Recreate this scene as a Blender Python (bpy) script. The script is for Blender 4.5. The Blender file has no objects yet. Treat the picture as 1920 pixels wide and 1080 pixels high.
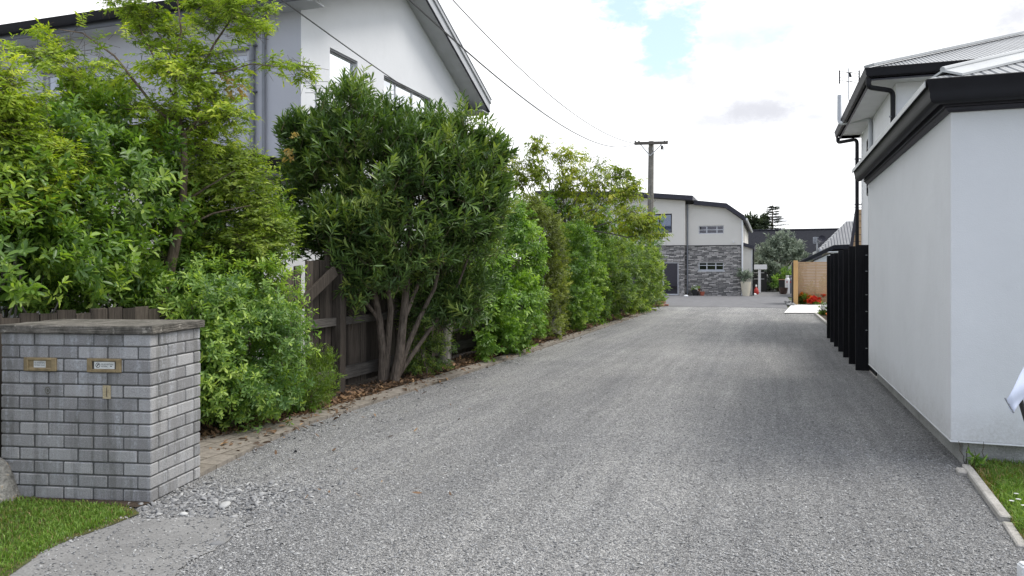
import bpy, bmesh, math, random
import numpy as np
from mathutils import Vector, Matrix

# ------------------------------------------------------------------ camera, sky, sun, exposure
SC = bpy.context.scene
COL = SC.collection
R = math.radians
YAW = R(19.0)
CY, SY = math.cos(YAW), math.sin(YAW)
FPX, HZ, EYE = 1400.0, 508.0, 1.51          # focal length and horizon in photo pixels, eye height in metres

cam = bpy.data.cameras.new('camera')
camo = bpy.data.objects.new('camera', cam)
COL.objects.link(camo)
cam.sensor_width = 36.0
cam.lens = FPX / 1920 * 36
cam.shift_y = -(540 - HZ) / 1920
cam.clip_start = 0.05
cam.clip_end = 2000
camo.location = (0, 0, EYE)
camo.rotation_euler = (R(90), 0, YAW)
SC.camera = camo
SC.view_settings.view_transform = 'Standard'
SC.view_settings.look = 'None'
SC.view_settings.gamma = 1
SC.view_settings.exposure = 0.46

SUN_AZ = math.atan2(0.92, 0.16)             # bearing of the sun from +Y towards +X
SUN_EL = R(60)
world = bpy.data.worlds.new("World")
SC.world = world
world.use_nodes = True


def world_nodes():
    nt = world.node_tree
    N, L = nt.nodes, nt.links
    N.clear()
    out = N.new('ShaderNodeOutputWorld')
    bg = N.new('ShaderNodeBackground')
    bg.inputs['Strength'].default_value = 0.1
    L.new(bg.outputs[0], out.inputs[0])
    sky = N.new('ShaderNodeTexSky')
    sky.sky_type = 'NISHITA'
    sky.sun_disc = False
    sky.sun_elevation = SUN_EL
    sky.sun_rotation = SUN_AZ
    tc = N.new('ShaderNodeTexCoord')

    def math_(op, a, b=None, clamp=False):
        n = N.new('ShaderNodeMath'); n.operation = op; n.use_clamp = clamp
        for i, v in enumerate((a, b)):
            if v is None: continue
            if isinstance(v, (int, float)): n.inputs[i].default_value = v
            else: L.new(v, n.inputs[i])
        return n.outputs[0]

    def noise(scale, detail=6, rough=.55, off=0.0):
        mp = N.new('ShaderNodeMapping'); mp.inputs['Location'].default_value = (off, off * .7, off * .3)
        mp.inputs['Scale'].default_value = (1, 1, 1.8)
        L.new(tc.outputs['Generated'], mp.inputs[0])
        n = N.new('ShaderNodeTexNoise'); n.inputs['Scale'].default_value = scale
        n.inputs['Detail'].default_value = detail; n.inputs['Roughness'].default_value = rough
        L.new(mp.outputs[0], n.inputs['Vector'])
        return n.outputs['Fac']

    def near(px, py, sx, sy):               # elliptical distance from a direction of the sky
        x, z = (px - 960) / FPX, (HZ - py) / FPX
        d = Vector((x * CY - SY, x * SY + CY, z)).normalized()
        sub = N.new('ShaderNodeVectorMath'); sub.operation = 'SUBTRACT'
        L.new(tc.outputs['Generated'], sub.inputs[0]); sub.inputs[1].default_value = d
        r = Vector((CY, SY, 0))
        dot = N.new('ShaderNodeVectorMath'); dot.operation = 'DOT_PRODUCT'
        L.new(sub.outputs[0], dot.inputs[0]); dot.inputs[1].default_value = r
        sep = N.new('ShaderNodeSeparateXYZ'); L.new(sub.outputs[0], sep.inputs[0])
        u = math_('DIVIDE', dot.outputs['Value'], sx / FPX)
        v = math_('DIVIDE', sep.outputs[2], sy / FPX)
        return math_('SQRT', math_('ADD', math_('MULTIPLY', u, u), math_('MULTIPLY', v, v)))

    def ramp(f, a, b, c0, c1):
        n = N.new('ShaderNodeMapRange'); n.interpolation_type = 'SMOOTHSTEP'
        L.new(f, n.inputs[0])
        n.inputs[1].default_value, n.inputs[2].default_value = a, b
        n.inputs[3].default_value, n.inputs[4].default_value = c0, c1
        return n.outputs[0]
    nz = noise(7, 9, .6)
    wob = math_('ADD', math_('MULTIPLY', math_('SUBTRACT', nz, .5), 3.4), math_('MULTIPLY', math_('SUBTRACT', noise(22, 8, .65, 1.3), .5), 1.8))
    blue = None
    for p in ((1185, -8, 90, 66), (1258, 52, 55, 56), (1400, 62, 130, 30), (1545, 20, 60, 26)):
        b = ramp(math_('ADD', near(*p), wob), 1.45, .6, 0, 1. if p[0] < 1300 else .6)
        blue = b if blue is None else math_('MAXIMUM', blue, b)
    # scattered blue openings elsewhere in the sky, well above the frame
    sep = N.new('ShaderNodeSeparateXYZ'); L.new(tc.outputs['Generated'], sep.inputs[0])
    hi = ramp(sep.outputs[2], .45, .7, 0, .75)
    # clear, bluer sky behind the viewer (towards -y)
    back = math_('MULTIPLY', ramp(math_('ADD', sep.outputs[1], math_('MULTIPLY', math_('SUBTRACT', noise(2.5, 7, .6, 7.0), .5), .9)), -.02, -.4, 0, .92), ramp(sep.outputs[2], -.05, .1, 0, 1))
    hole = math_('MULTIPLY', ramp(noise(3.2, 7, .55, 4.0), .54, .66, 0, 1), hi)
    blue = math_('MAXIMUM', blue, hole)
    grey = None
    wob2 = math_('MULTIPLY', math_('SUBTRACT', noise(9, 10, .66, 2.0), .5), 3.6)
    for p, k in (((1440, 205, 105, 44), .95), ((1335, 226, 80, 18), .8), ((1525, 220, 75, 24), .8), ((1465, 178, 50, 26), .8), ((1375, 338, 60, 22), .7), ((1915, 20, 50, 50), .9), ((1500, 412, 110, 12), .7),
                 ((1640, 330, 120, 30), .2), ((1090, 262, 120, 40), .15), ((680, 60, 200, 90), .3)):
        g = ramp(math_('ADD', near(*p), wob2), 1.7, -.1, 0, k)
        grey = g if grey is None else math_('MAXIMUM', grey, g)
    grey = math_('MAXIMUM', grey, ramp(noise(6, 10, .62, 9.0), .46, .74, 0, .85))
    cloud = N.new('ShaderNodeMix'); cloud.data_type = 'RGBA'
    L.new(grey, cloud.inputs['Factor'])
    cloud.inputs['A'].default_value = (11.6, 11.75, 11.9, 1)
    cloud.inputs['B'].default_value = (5.6, 5.7, 6.2, 1)
    # haze in the opening: thin cloud still scatters light there
    thin = N.new('ShaderNodeMix'); thin.data_type = 'RGBA'; thin.blend_type = 'ADD'
    thin.inputs['Factor'].default_value = 1
    L.new(sky.outputs[0], thin.inputs['A']); thin.inputs['B'].default_value = (3.4, 4.1, 4.7, 1)
    mx = N.new('ShaderNodeMix'); mx.data_type = 'RGBA'
    L.new(blue, mx.inputs['Factor'])
    L.new(cloud.outputs['Result'], mx.inputs['A']); L.new(thin.outputs['Result'], mx.inputs['B'])
    clear = N.new('ShaderNodeMix'); clear.data_type = 'RGBA'; clear.blend_type = 'ADD'
    clear.inputs['Factor'].default_value = 1
    L.new(sky.outputs[0], clear.inputs['A']); clear.inputs['B'].default_value = (4.9, 4.8, 5.0, 1)
    mx2 = N.new('ShaderNodeMix'); mx2.data_type = 'RGBA'
    L.new(back, mx2.inputs['Factor']); L.new(mx.outputs['Result'], mx2.inputs['A']); L.new(clear.outputs['Result'], mx2.inputs['B'])
    L.new(mx2.outputs['Result'], bg.inputs['Color'])


world_nodes()

sun = bpy.data.lights.new('sun', 'SUN')
sun.energy = 2.2
sun.angle = R(24)
sun.color = (1, .96, .9)
suno = bpy.data.objects.new('sun', sun)
COL.objects.link(suno)
sdir = Vector((math.sin(SUN_AZ) * math.cos(SUN_EL), math.cos(SUN_AZ) * math.cos(SUN_EL), math.sin(SUN_EL)))
suno.rotation_euler = sdir.to_track_quat('Z', 'Y').to_euler()
suno.location = (20, 10, 30)

# ------------------------------------------------------------------ measuring helpers (photo pixels -> metres)
def c2w(xc, yc, z=0.0):
    return Vector((xc * CY - yc * SY, xc * SY + yc * CY, z))


def at(px, py, d):                          # the point seen at a pixel, d metres ahead
    return c2w((px - 960) / FPX * d, d, EYE + (HZ - py) / FPX * d)


def dY(px, Y):                              # distance ahead at which pixel column px crosses the plane y = Y
    return Y / ((px - 960) / FPX * SY + CY)


def G(px, py, z=0.0):                       # the point of the ground seen at a pixel
    d = (EYE - z) * FPX / (py - HZ)
    return c2w((px - 960) / FPX * d, d, z)


def dX(px, X):                              # distance ahead at which pixel column px crosses the plane x = X
    return X / ((px - 960) / FPX * CY - SY)


# ------------------------------------------------------------------ object helpers
def link(name, me, parent=None, mats=()):
    o = bpy.data.objects.new(name, me)
    COL.objects.link(o)
    for m in mats: me.materials.append(m)
    if parent is not None: o.parent = parent
    return o


def tag(o, label=None, cat=None, group=None, kind=None):
    if label: o['label'] = label
    if cat: o['category'] = cat
    if group: o['group'] = group
    if kind: o['kind'] = kind
    return o


def thing(name, label, cat, loc=(0, 0, 0), rz=0.0, group=None):
    o = bpy.data.objects.new(name, None)
    o.empty_display_size = .2
    COL.objects.link(o)
    o.location = loc
    o.rotation_euler = (0, 0, rz)
    return tag(o, label, cat, group)


class MB:
    """collects faces, then links them as one mesh"""
    def __init__(s, off=None): s.v = []; s.f = []; s.m = []; s.t = []; s.off = off
    def add(s, vs, fs, mi=0, tint=.5):
        b = len(s.v); s.v += [tuple(v) for v in vs]
        for f in fs: s.f.append([b + i for i in f]); s.m.append(mi); s.t.append(tint)
        return s
    def box(s, x0, y0, z0, x1, y1, z1, mi=0, tint=.5):
        x0, x1 = min(x0, x1), max(x0, x1); y0, y1 = min(y0, y1), max(y0, y1); z0, z1 = min(z0, z1), max(z0, z1)
        vs = [(x, y, z) for z in (z0, z1) for x, y in ((x0, y0), (x1, y0), (x1, y1), (x0, y1))]
        return s.add(vs, [(3, 2, 1, 0), (4, 5, 6, 7), (0, 1, 5, 4), (1, 2, 6, 5), (2, 3, 7, 6), (3, 0, 4, 7)], mi, tint)
    def bar(s, a, b, w, h, mi=0, tint=.5, up=(0, 0, 1)):      # rectangular bar from a to b
        a, b = Vector(a), Vector(b); d = (b - a).normalized()
        u = Vector(up)
        if abs(d.dot(u)) > .98: u = Vector((0, 1, 0))
        r = d.cross(u).normalized(); u = r.cross(d).normalized()
        vs = [p + r * w / 2 * i + u * h / 2 * j for p in (a, b) for i, j in ((-1, -1), (1, -1), (1, 1), (-1, 1))]
        return s.add(vs, [(0, 1, 2, 3), (7, 6, 5, 4), (4, 5, 1, 0), (5, 6, 2, 1), (6, 7, 3, 2), (7, 4, 0, 3)], mi, tint)
    def tube(s, pts, rad, n=8, mi=0, cap=True, tint=.5):
        pts = [Vector(p) for p in pts]
        if not hasattr(rad, '__len__'): rad = [rad] * len(pts)
        rings = []; ref = None
        for i, p in enumerate(pts):
            d = (pts[min(i + 1, len(pts) - 1)] - pts[max(i - 1, 0)]).normalized()
            if ref is None:
                ref = Vector((0, 0, 1)) if abs(d.z) < .9 else Vector((1, 0, 0))
            u = (ref - d * ref.dot(d)).normalized(); w = d.cross(u); ref = u
            rings.append([p + (u * math.cos(a) + w * math.sin(a)) * rad[i] for a in (2 * math.pi * k / n for k in range(n))])
        vs = [v for r in rings for v in r]
        fs = [(i * n + k, i * n + (k + 1) % n, (i + 1) * n + (k + 1) % n, (i + 1) * n + k) for i in range(len(pts) - 1) for k in range(n)]
        if cap: fs += [tuple(reversed(range(n))), tuple((len(pts) - 1) * n + k for k in range(n))]
        return s.add(vs, fs, mi, tint)
    def prism(s, poly, axis, a, b, mi=0):   # polygon in the two other axes, extruded along axis from a to b
        def P(p, t):
            return (t, p[0], p[1]) if axis == 'x' else (p[0], t, p[1]) if axis == 'y' else (p[0], p[1], t)
        n = len(poly)
        vs = [P(p, a) for p in poly] + [P(p, b) for p in poly]
        return s.add(vs, [tuple(range(n))[::-1], tuple(range(n, 2 * n))] + [(i, (i + 1) % n, n + (i + 1) % n, n + i) for i in range(n)], mi)
    def sweep(s, path, prof, mi=0, z0=0.0, closed_path=False):
        """profile [(out, z)] swept along an xy path; out is to the right hand of the direction of travel; mitred corners"""
        P = [Vector((p[0], p[1])) for p in path]; m = len(P); n = len(prof)
        vs = []
        for i, p in enumerate(P):
            def nrm(a, b):
                d = (b - a).normalized(); return Vector((d.y, -d.x))
            if i == 0: o = nrm(P[0], P[1])
            elif i == m - 1: o = nrm(P[-2], P[-1])
            else:
                a, b = nrm(P[i - 1], p), nrm(p, P[i + 1]); o = (a + b) / (1 + a.dot(b))
            vs += [(p.x + o.x * q[0], p.y + o.y * q[0], q[1] + z0) for q in prof]
        fs = [(i * n + k, i * n + (k + 1) % n, (i + 1) * n + (k + 1) % n, (i + 1) * n + k) for i in range(m - 1) for k in range(n)]
        fs += [tuple(range(n))[::-1], tuple((m - 1) * n + k for k in range(n))]
        return s.add(vs, fs, mi)
    def lathe(s, prof, c=(0, 0, 0), n=20, mi=0, cap=True):
        vs = [(c[0] + r * math.cos(2 * math.pi * k / n), c[1] + r * math.sin(2 * math.pi * k / n), c[2] + z) for r, z in prof for k in range(n)]
        fs = [(i * n + k, i * n + (k + 1) % n, (i + 1) * n + (k + 1) % n, (i + 1) * n + k) for i in range(len(prof) - 1) for k in range(n)]
        if cap: fs += [tuple(range(n))[::-1], tuple((len(prof) - 1) * n + k for k in range(n))]
        return s.add(vs, fs, mi)
    def build(s, name, mats, parent=None, smooth=False, bevel=0.0, world=False):
        if not isinstance(mats, (list, tuple)): mats = [mats]
        me = bpy.data.meshes.new(name)
        vs = s.v
        if world and parent is not None:    # given in world coordinates although the parent stands elsewhere
            inv = Matrix.Translation(parent.location) @ Matrix.Rotation(parent.rotation_euler.z, 4, 'Z')
            if parent.parent: inv = Matrix.Translation(parent.parent.location) @ Matrix.Rotation(parent.parent.rotation_euler.z, 4, 'Z') @ inv
            inv = inv.inverted()
            vs = [tuple(inv @ Vector(v)) for v in vs]
        me.from_pydata(vs, [], s.f)
        me.polygons.foreach_set('material_index', s.m)
        at_ = me.attributes.new('tint', 'FLOAT', 'FACE'); at_.data.foreach_set('value', s.t)
        bm = bmesh.new(); bm.from_mesh(me)
        bmesh.ops.recalc_face_normals(bm, faces=bm.faces)
        if bevel:
            bmesh.ops.bevel(bm, geom=[e for e in bm.edges if e.is_manifold and e.calc_face_angle(0) > .5], offset=bevel, segments=1 if bevel < .012 else 2, affect='EDGES', profile=.6)
        bm.to_mesh(me); bm.free()
        if smooth:
            me.polygons.foreach_set('use_smooth', [True] * len(me.polygons))
            me.set_sharp_from_angle(angle=R(38))
        return link(name, me, parent, mats)


# ------------------------------------------------------------------ materials
class NT:
    def __init__(s, name):
        s.m = bpy.data.materials.new(name); s.m.use_nodes = True
        s.nt = s.m.node_tree; s.N = s.nt.nodes; s.L = s.nt.links
        s.p = s.N['Principled BSDF']; s.out = s.N['Material Output']
        s._tc = None
    def tc(s, scale=(1, 1, 1), rot=(0, 0, 0), loc=(0, 0, 0)):
        if s._tc is None: s._tc = s.N.new('ShaderNodeTexCoord')
        mp = s.N.new('ShaderNodeMapping')
        mp.inputs['Scale'].default_value = scale; mp.inputs['Rotation'].default_value = rot; mp.inputs['Location'].default_value = loc
        s.L.new(s._tc.outputs['Object'], mp.inputs[0]); return mp.outputs[0]
    def noise(s, scale, detail=5, rough=.55, vec=None, dist=0):
        n = s.N.new('ShaderNodeTexNoise'); n.inputs['Scale'].default_value = scale; n.inputs['Detail'].default_value = detail
        n.inputs['Roughness'].default_value = rough; n.inputs['Distortion'].default_value = dist
        s.L.new(vec if vec is not None else s.tc(), n.inputs['Vector']); return n.outputs['Fac']
    def vor(s, scale, vec=None, out='Color', feature='F1'):
        n = s.N.new('ShaderNodeTexVoronoi'); n.inputs['Scale'].default_value = scale; n.feature = feature
        s.L.new(vec if vec is not None else s.tc(), n.inputs['Vector']); return n.outputs[out]
    def ramp(s, f, stops, interp='LINEAR'):
        n = s.N.new('ShaderNodeValToRGB'); n.color_ramp.interpolation = interp
        e = n.color_ramp.elements
        while len(e) < len(stops): e.new(.5)
        for i, (p, c) in enumerate(stops):
            e[i].position = p; e[i].color = (*c, 1) if hasattr(c, '__len__') else (c, c, c, 1)
        s.L.new(f, n.inputs[0]); return n.outputs[0]
    def mix(s, f, a, b, blend='MIX'):
        n = s.N.new('ShaderNodeMix'); n.data_type = 'RGBA'; n.blend_type = blend
        for k, v in (('Factor', f), ('A', a), ('B', b)):
            if isinstance(v, (int, float)) and k == 'Factor': n.inputs[k].default_value = v
            elif isinstance(v, tuple): n.inputs[k].default_value = (*v, 1)
            else: s.L.new(v, n.inputs[k])
        return n.outputs['Result']
    def math(s, op, a, b=0.0):
        n = s.N.new('ShaderNodeMath'); n.operation = op
        for i, v in enumerate((a, b)):
            if isinstance(v, (int, float)): n.inputs[i].default_value = v
            else: s.L.new(v, n.inputs[i])
        return n.outputs[0]
    def attr(s, name='tint'):
        n = s.N.new('ShaderNodeAttribute'); n.attribute_name = name; return n.outputs['Fac']
    def color(s, c):
        if isinstance(c, tuple): s.p.inputs['Base Color'].default_value = (*c, 1)
        else: s.L.new(c, s.p.inputs['Base Color'])
        return s
    def bump(s, h, dist=.01, strength=1.0):
        n = s.N.new('ShaderNodeBump'); n.inputs['Distance'].default_value = dist; n.inputs['Strength'].default_value = strength
        s.L.new(h, n.inputs['Height']); s.L.new(n.outputs[0], s.p.inputs['Normal']); return s
    def set(s, rough=.6, metal=0.0, spec=.5):
        s.p.inputs['Roughness'].default_value = rough; s.p.inputs['Metallic'].default_value = metal
        s.p.inputs['Specular IOR Level'].default_value = spec; return s


def mul(c, k): return tuple(x * k for x in c)


def plain(name, c, rough=.6, var=.15, scale=6, bump=0.0, bscale=60, metal=0.0, spec=.5):
    n = NT(name)
    f = n.noise(scale, 5)
    n.color(n.ramp(f, [(.3, mul(c, 1 - var)), (.7, mul(c, 1 + var))])).set(rough, metal, spec)
    if bump: n.bump(n.noise(bscale, 4), bump)
    return n.m


def render_wall(name, c, var=.05, splash=False):          # trowelled plaster: faint blotches, faint vertical weathering, fine grain
    n = NT(name)
    a = n.noise(.9, 6, .6); b = n.noise(1.0, 5, .6, n.tc((5, 5, .5)))
    col = n.ramp(a, [(.3, mul(c, 1 - var)), (.7, mul(c, 1 + var * .5))])
    col = n.mix(n.math('MULTIPLY', n.ramp(b, [(.5, 0.), (.8, 1.)]), .06), col, mul(c, .75))
    if splash:                              # soil splashed up along the foot of the wall
        sep = n.N.new('ShaderNodeSeparateXYZ'); n.L.new(n.tc(), sep.inputs[0])
        z = n.math('ADD', sep.outputs[2], n.math('MULTIPLY', n.math('SUBTRACT', n.noise(5, 6, .7), .5), .5))
        k = n.math('MULTIPLY', n.ramp(z, [(.2, 1.), (.5, 0.)]), n.ramp(n.noise(40, 5, .7), [(.35, .1), (.65, .5)]))
        col = n.mix(k, col, (.33, .31, .28))
        t = n.noise(2.2, 7, .6, n.tc((1, 1, 1), loc=(5, 1, 2)))
        col = n.mix(n.math('MULTIPLY', n.ramp(t, [(.5, 0.), (.72, 1.)]), .1), col, (.45, .45, .46))
    n.color(col).set(.85, 0, .25)
    n.bump(n.math('ADD', n.noise(140, 4), n.math('MULTIPLY', n.noise(9, 5), 1.5)), .003, .7)
    return n.m


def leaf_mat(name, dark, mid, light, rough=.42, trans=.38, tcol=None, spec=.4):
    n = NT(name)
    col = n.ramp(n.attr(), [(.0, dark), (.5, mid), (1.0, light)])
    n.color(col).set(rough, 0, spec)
    t = n.N.new('ShaderNodeBsdfTranslucent')
    tc = n.mix(1.0, col, tcol or (1.5, 1.6, .5), 'MULTIPLY')
    n.L.new(tc, t.inputs[0])
    mx = n.N.new('ShaderNodeMixShader'); mx.inputs[0].default_value = trans
    n.L.new(n.p.outputs[0], mx.inputs[1]); n.L.new(t.outputs[0], mx.inputs[2]); n.L.new(mx.outputs[0], n.out.inputs[0])
    return n.m


def bark_mat(name, a, b, vs=(14, 14, 2.5)):
    n = NT(name)
    f = n.noise(3, 7, .65, n.tc(vs)); g = n.noise(7, 4)
    col = n.ramp(f, [(.3, a), (.65, b)])
    col = n.mix(n.math('MULTIPLY', n.ramp(g, [(.55, 0.), (.7, 1.)]), .35), col, mul(b, 1.4))
    n.color(col).set(.9, 0, .2).bump(f, .012)
    return n.m


def timber(name, a, b, axis='z', var_attr=True, rough=.85):
    n = NT(name)
    sc = {'z': (30, 30, 1.6), 'y': (30, 1.6, 30), 'x': (1.6, 30, 30)}[axis]
    f = n.noise(2.2, 7, .65, n.tc(sc), .5); g = n.noise(2.0, 4)
    col = n.ramp(f, [(.28, a), (.72, b)])
    if var_attr:
        col = n.mix(1.0, col, n.ramp(n.attr(), [(0, .55), (1, 1.45)]), 'MULTIPLY')
    col = n.mix(n.math('MULTIPLY', n.ramp(g, [(.5, 0.), (.75, 1.)]), .3), col, mul(a, .6))
    n.color(col).set(rough, 0, .25).bump(f, .006)
    return n.m


def brick_mat():
    n = NT('grey_block')
    t = n.attr()
    base = n.ramp(t, [(0, (.235, .232, .232)), (.5, (.32, .317, .316)), (1, (.42, .415, .412))])
    fine = n.noise(160, 4, .7)
    base = n.mix(.55, base, n.ramp(fine, [(.3, .35), (.7, 1.5)]), 'MULTIPLY')
    # run-off from the cap: dark algae streaks and pale lime bloom, both vertical
    st = n.noise(1, 4, .6, n.tc((9, 9, .55)))
    blot = n.noise(16, 6, .65)
    dk = n.math('MULTIPLY', n.ramp(st, [(.5, 0.), (.6, 1.)]), n.ramp(blot, [(.3, .45), (.6, 1.)]))
    base = n.mix(n.math('MULTIPLY', dk, .42), base, (.075, .075, .062))
    st2 = n.noise(1, 5, .65, n.tc((15, 15, 1.6), loc=(3, 7, 1)))
    wh = n.math('MULTIPLY', n.ramp(st2, [(.5, 0.), (.66, 1.)]), n.ramp(n.noise(45, 5, .7), [(.4, 0.), (.62, 1.)]))
    base = n.mix(n.math('MULTIPLY', wh, .75), base, (.5, .52, .55))
    n.color(base).set(.92, 0, .2)
    n.bump(n.math('ADD', fine, n.math('MULTIPLY', blot, .6)), .006)
    return n.m


def concrete(name, a, b, rough=.9, lichen=None, scale=5, bump=.005, gs=90):
    n = NT(name)
    f = n.noise(scale, 8, .65); g = n.noise(gs, 4, .7)
    col = n.ramp(f, [(.3, a), (.7, b)])
    col = n.mix(.5, col, n.ramp(g, [(.3, .45), (.7, 1.5)]), 'MULTIPLY')
    if lichen:
        l = n.noise(14, 6, .7); col = n.mix(n.ramp(l, [(.6, 0.), (.66, .8)]), col, lichen)
    n.color(col).set(rough, 0, .2).bump(g, bump)
    return n.m


def gravel_mat():
    n = NT('gravel')
    v = n.tc()
    c1 = n.vor(165, v); c2 = n.vor(85, v)
    sep = n.N.new('ShaderNodeSeparateColor'); n.L.new(c1, sep.inputs[0])
    sep2 = n.N.new('ShaderNodeSeparateColor'); n.L.new(c2, sep2.inputs[0])
    k = n.math('ADD', n.math('MULTIPLY', sep.outputs[0], .65), n.math('MULTIPLY', sep2.outputs[0], .35))
    col = n.ramp(k, [(.1, (.08, .081, .083)), (.36, (.19, .191, .193)), (.62, (.295, .295, .291)), (.9, (.54, .54, .53))])
    # broad wear: wheel lines along the drive and patches of finer stone
    w = n.noise(1, 5, .6, n.tc((1.3, .12, 1)))
    p = n.noise(.7, 6, .6)
    mm = n.math('ADD', n.math('MULTIPLY', w, .6), n.math('MULTIPLY', p, .4))
    col = n.mix(1.0, col, n.ramp(mm, [(.36, (.88, .88, .89)), (.62, (1.3, 1.28, 1.25))]), 'MULTIPLY')
    # lines worn along the drive by wheels: paler crushed stone, darker loose stone between; the garage's soft shadow painted along the right side
    sep3 = n.N.new('ShaderNodeSeparateXYZ'); n.L.new(v, sep3.inputs[0])
    xx = n.math('ADD', sep3.outputs[0], n.math('MULTIPLY', n.math('SUBTRACT', n.noise(1, 6, .62, n.tc((.9, .3, 1), loc=(4, 2, 0))), .5), 1.5))
    tr = n.ramp(n.math('DIVIDE', n.math('ADD', xx, 4.3), 6.2), [(0, .98), (.2, 1.1), (.3, .97), (.4, 1.02), (.55, 1.1), (.66, 1.0), (.8, .92), (1, .88)])
    fine_ = n.noise(1, 5, .7, n.tc((9, .35, 1)))
    col = n.mix(1.0, col, tr, 'MULTIPLY')
    col = n.mix(1.0, col, n.ramp(fine_, [(.35, .88), (.65, 1.1)]), 'MULTIPLY')
    n.color(col).set(.9, 0, .25)
    d1 = n.vor(165, v, 'Distance'); d2 = n.vor(85, v, 'Distance')
    n.bump(n.math('ADD', n.math('MULTIPLY', d1, -1.), n.math('MULTIPLY', d2, -1.)), .012, 1.0)
    return n.m


def stone_clad():
    n = NT('stone_cladding')
    tcv = n.tc((1, 0, 1), rot=(0, 0, 0))
    mp = n.N.new('ShaderNodeSeparateXYZ'); n.L.new(n.tc(), mp.inputs[0])
    cb = n.N.new('ShaderNodeCombineXYZ'); n.L.new(n.math('ADD', mp.outputs[0], mp.outputs[1]), cb.inputs[0]); n.L.new(mp.outputs[2], cb.inputs[1])
    out = None
    br = n.N.new('ShaderNodeTexBrick'); n.L.new(cb.outputs[0], br.inputs['Vector'])
    br.inputs['Scale'].default_value = 1; br.inputs['Brick Width'].default_value = .42; br.inputs['Row Height'].default_value = .078
    br.inputs['Mortar Size'].default_value = .011; br.offset = .37; br.squash = .7; br.squash_frequency = 3
    br.inputs['Color1'].default_value = (.16, .155, .15, 1); br.inputs['Color2'].default_value = (.62, .585, .55, 1)
    br.inputs['Mortar'].default_value = (.06, .06, .06, 1); br.inputs['Bias'].default_value = -.1
    w = n.noise(2, 4, .6, n.tc((2.2, 2.2, 16)))
    col = n.mix(.85, br.outputs['Color'], n.ramp(w, [(.3, .55), (.7, 1.8)]), 'MULTIPLY')
    n.color(col).set(.85, 0, .3).bump(n.math('ADD', n.math('MULTIPLY', br.outputs['Fac'], -1), w), .05)
    return n.m


def corrugated(name, c, axis='x', pitch=.076, rough=.4, metal=.0):
    n = NT(name)
    sep = n.N.new('ShaderNodeSeparateXYZ'); n.L.new(n.tc(), sep.inputs[0])
    s = n.math('SINE', n.math('MULTIPLY', sep.outputs['xyz'.index(axis)], 2 * math.pi / pitch))
    g = n.noise(1.3, 5)
    col = n.ramp(g, [(.3, mul(c, .88)), (.7, mul(c, 1.08))])
    n.color(col).set(rough, metal, .5).bump(s, pitch * .35, 1.0)
    return n.m


def glass_mat(name, refl=.5, tint=(.03, .035, .04), gc=(.9, .93, .96)):
    n = NT(name)
    n.color(tint).set(.08, 0, .5)
    g = n.N.new('ShaderNodeBsdfGlossy'); g.inputs['Roughness'].default_value = .02; g.inputs[0].default_value = (*gc, 1)
    mx = n.N.new('ShaderNodeMixShader'); mx.inputs[0].default_value = refl
    n.L.new(n.p.outputs[0], mx.inputs[1]); n.L.new(g.outputs[0], mx.inputs[2]); n.L.new(mx.outputs[0], n.out.inputs[0])
    return n.m


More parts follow.
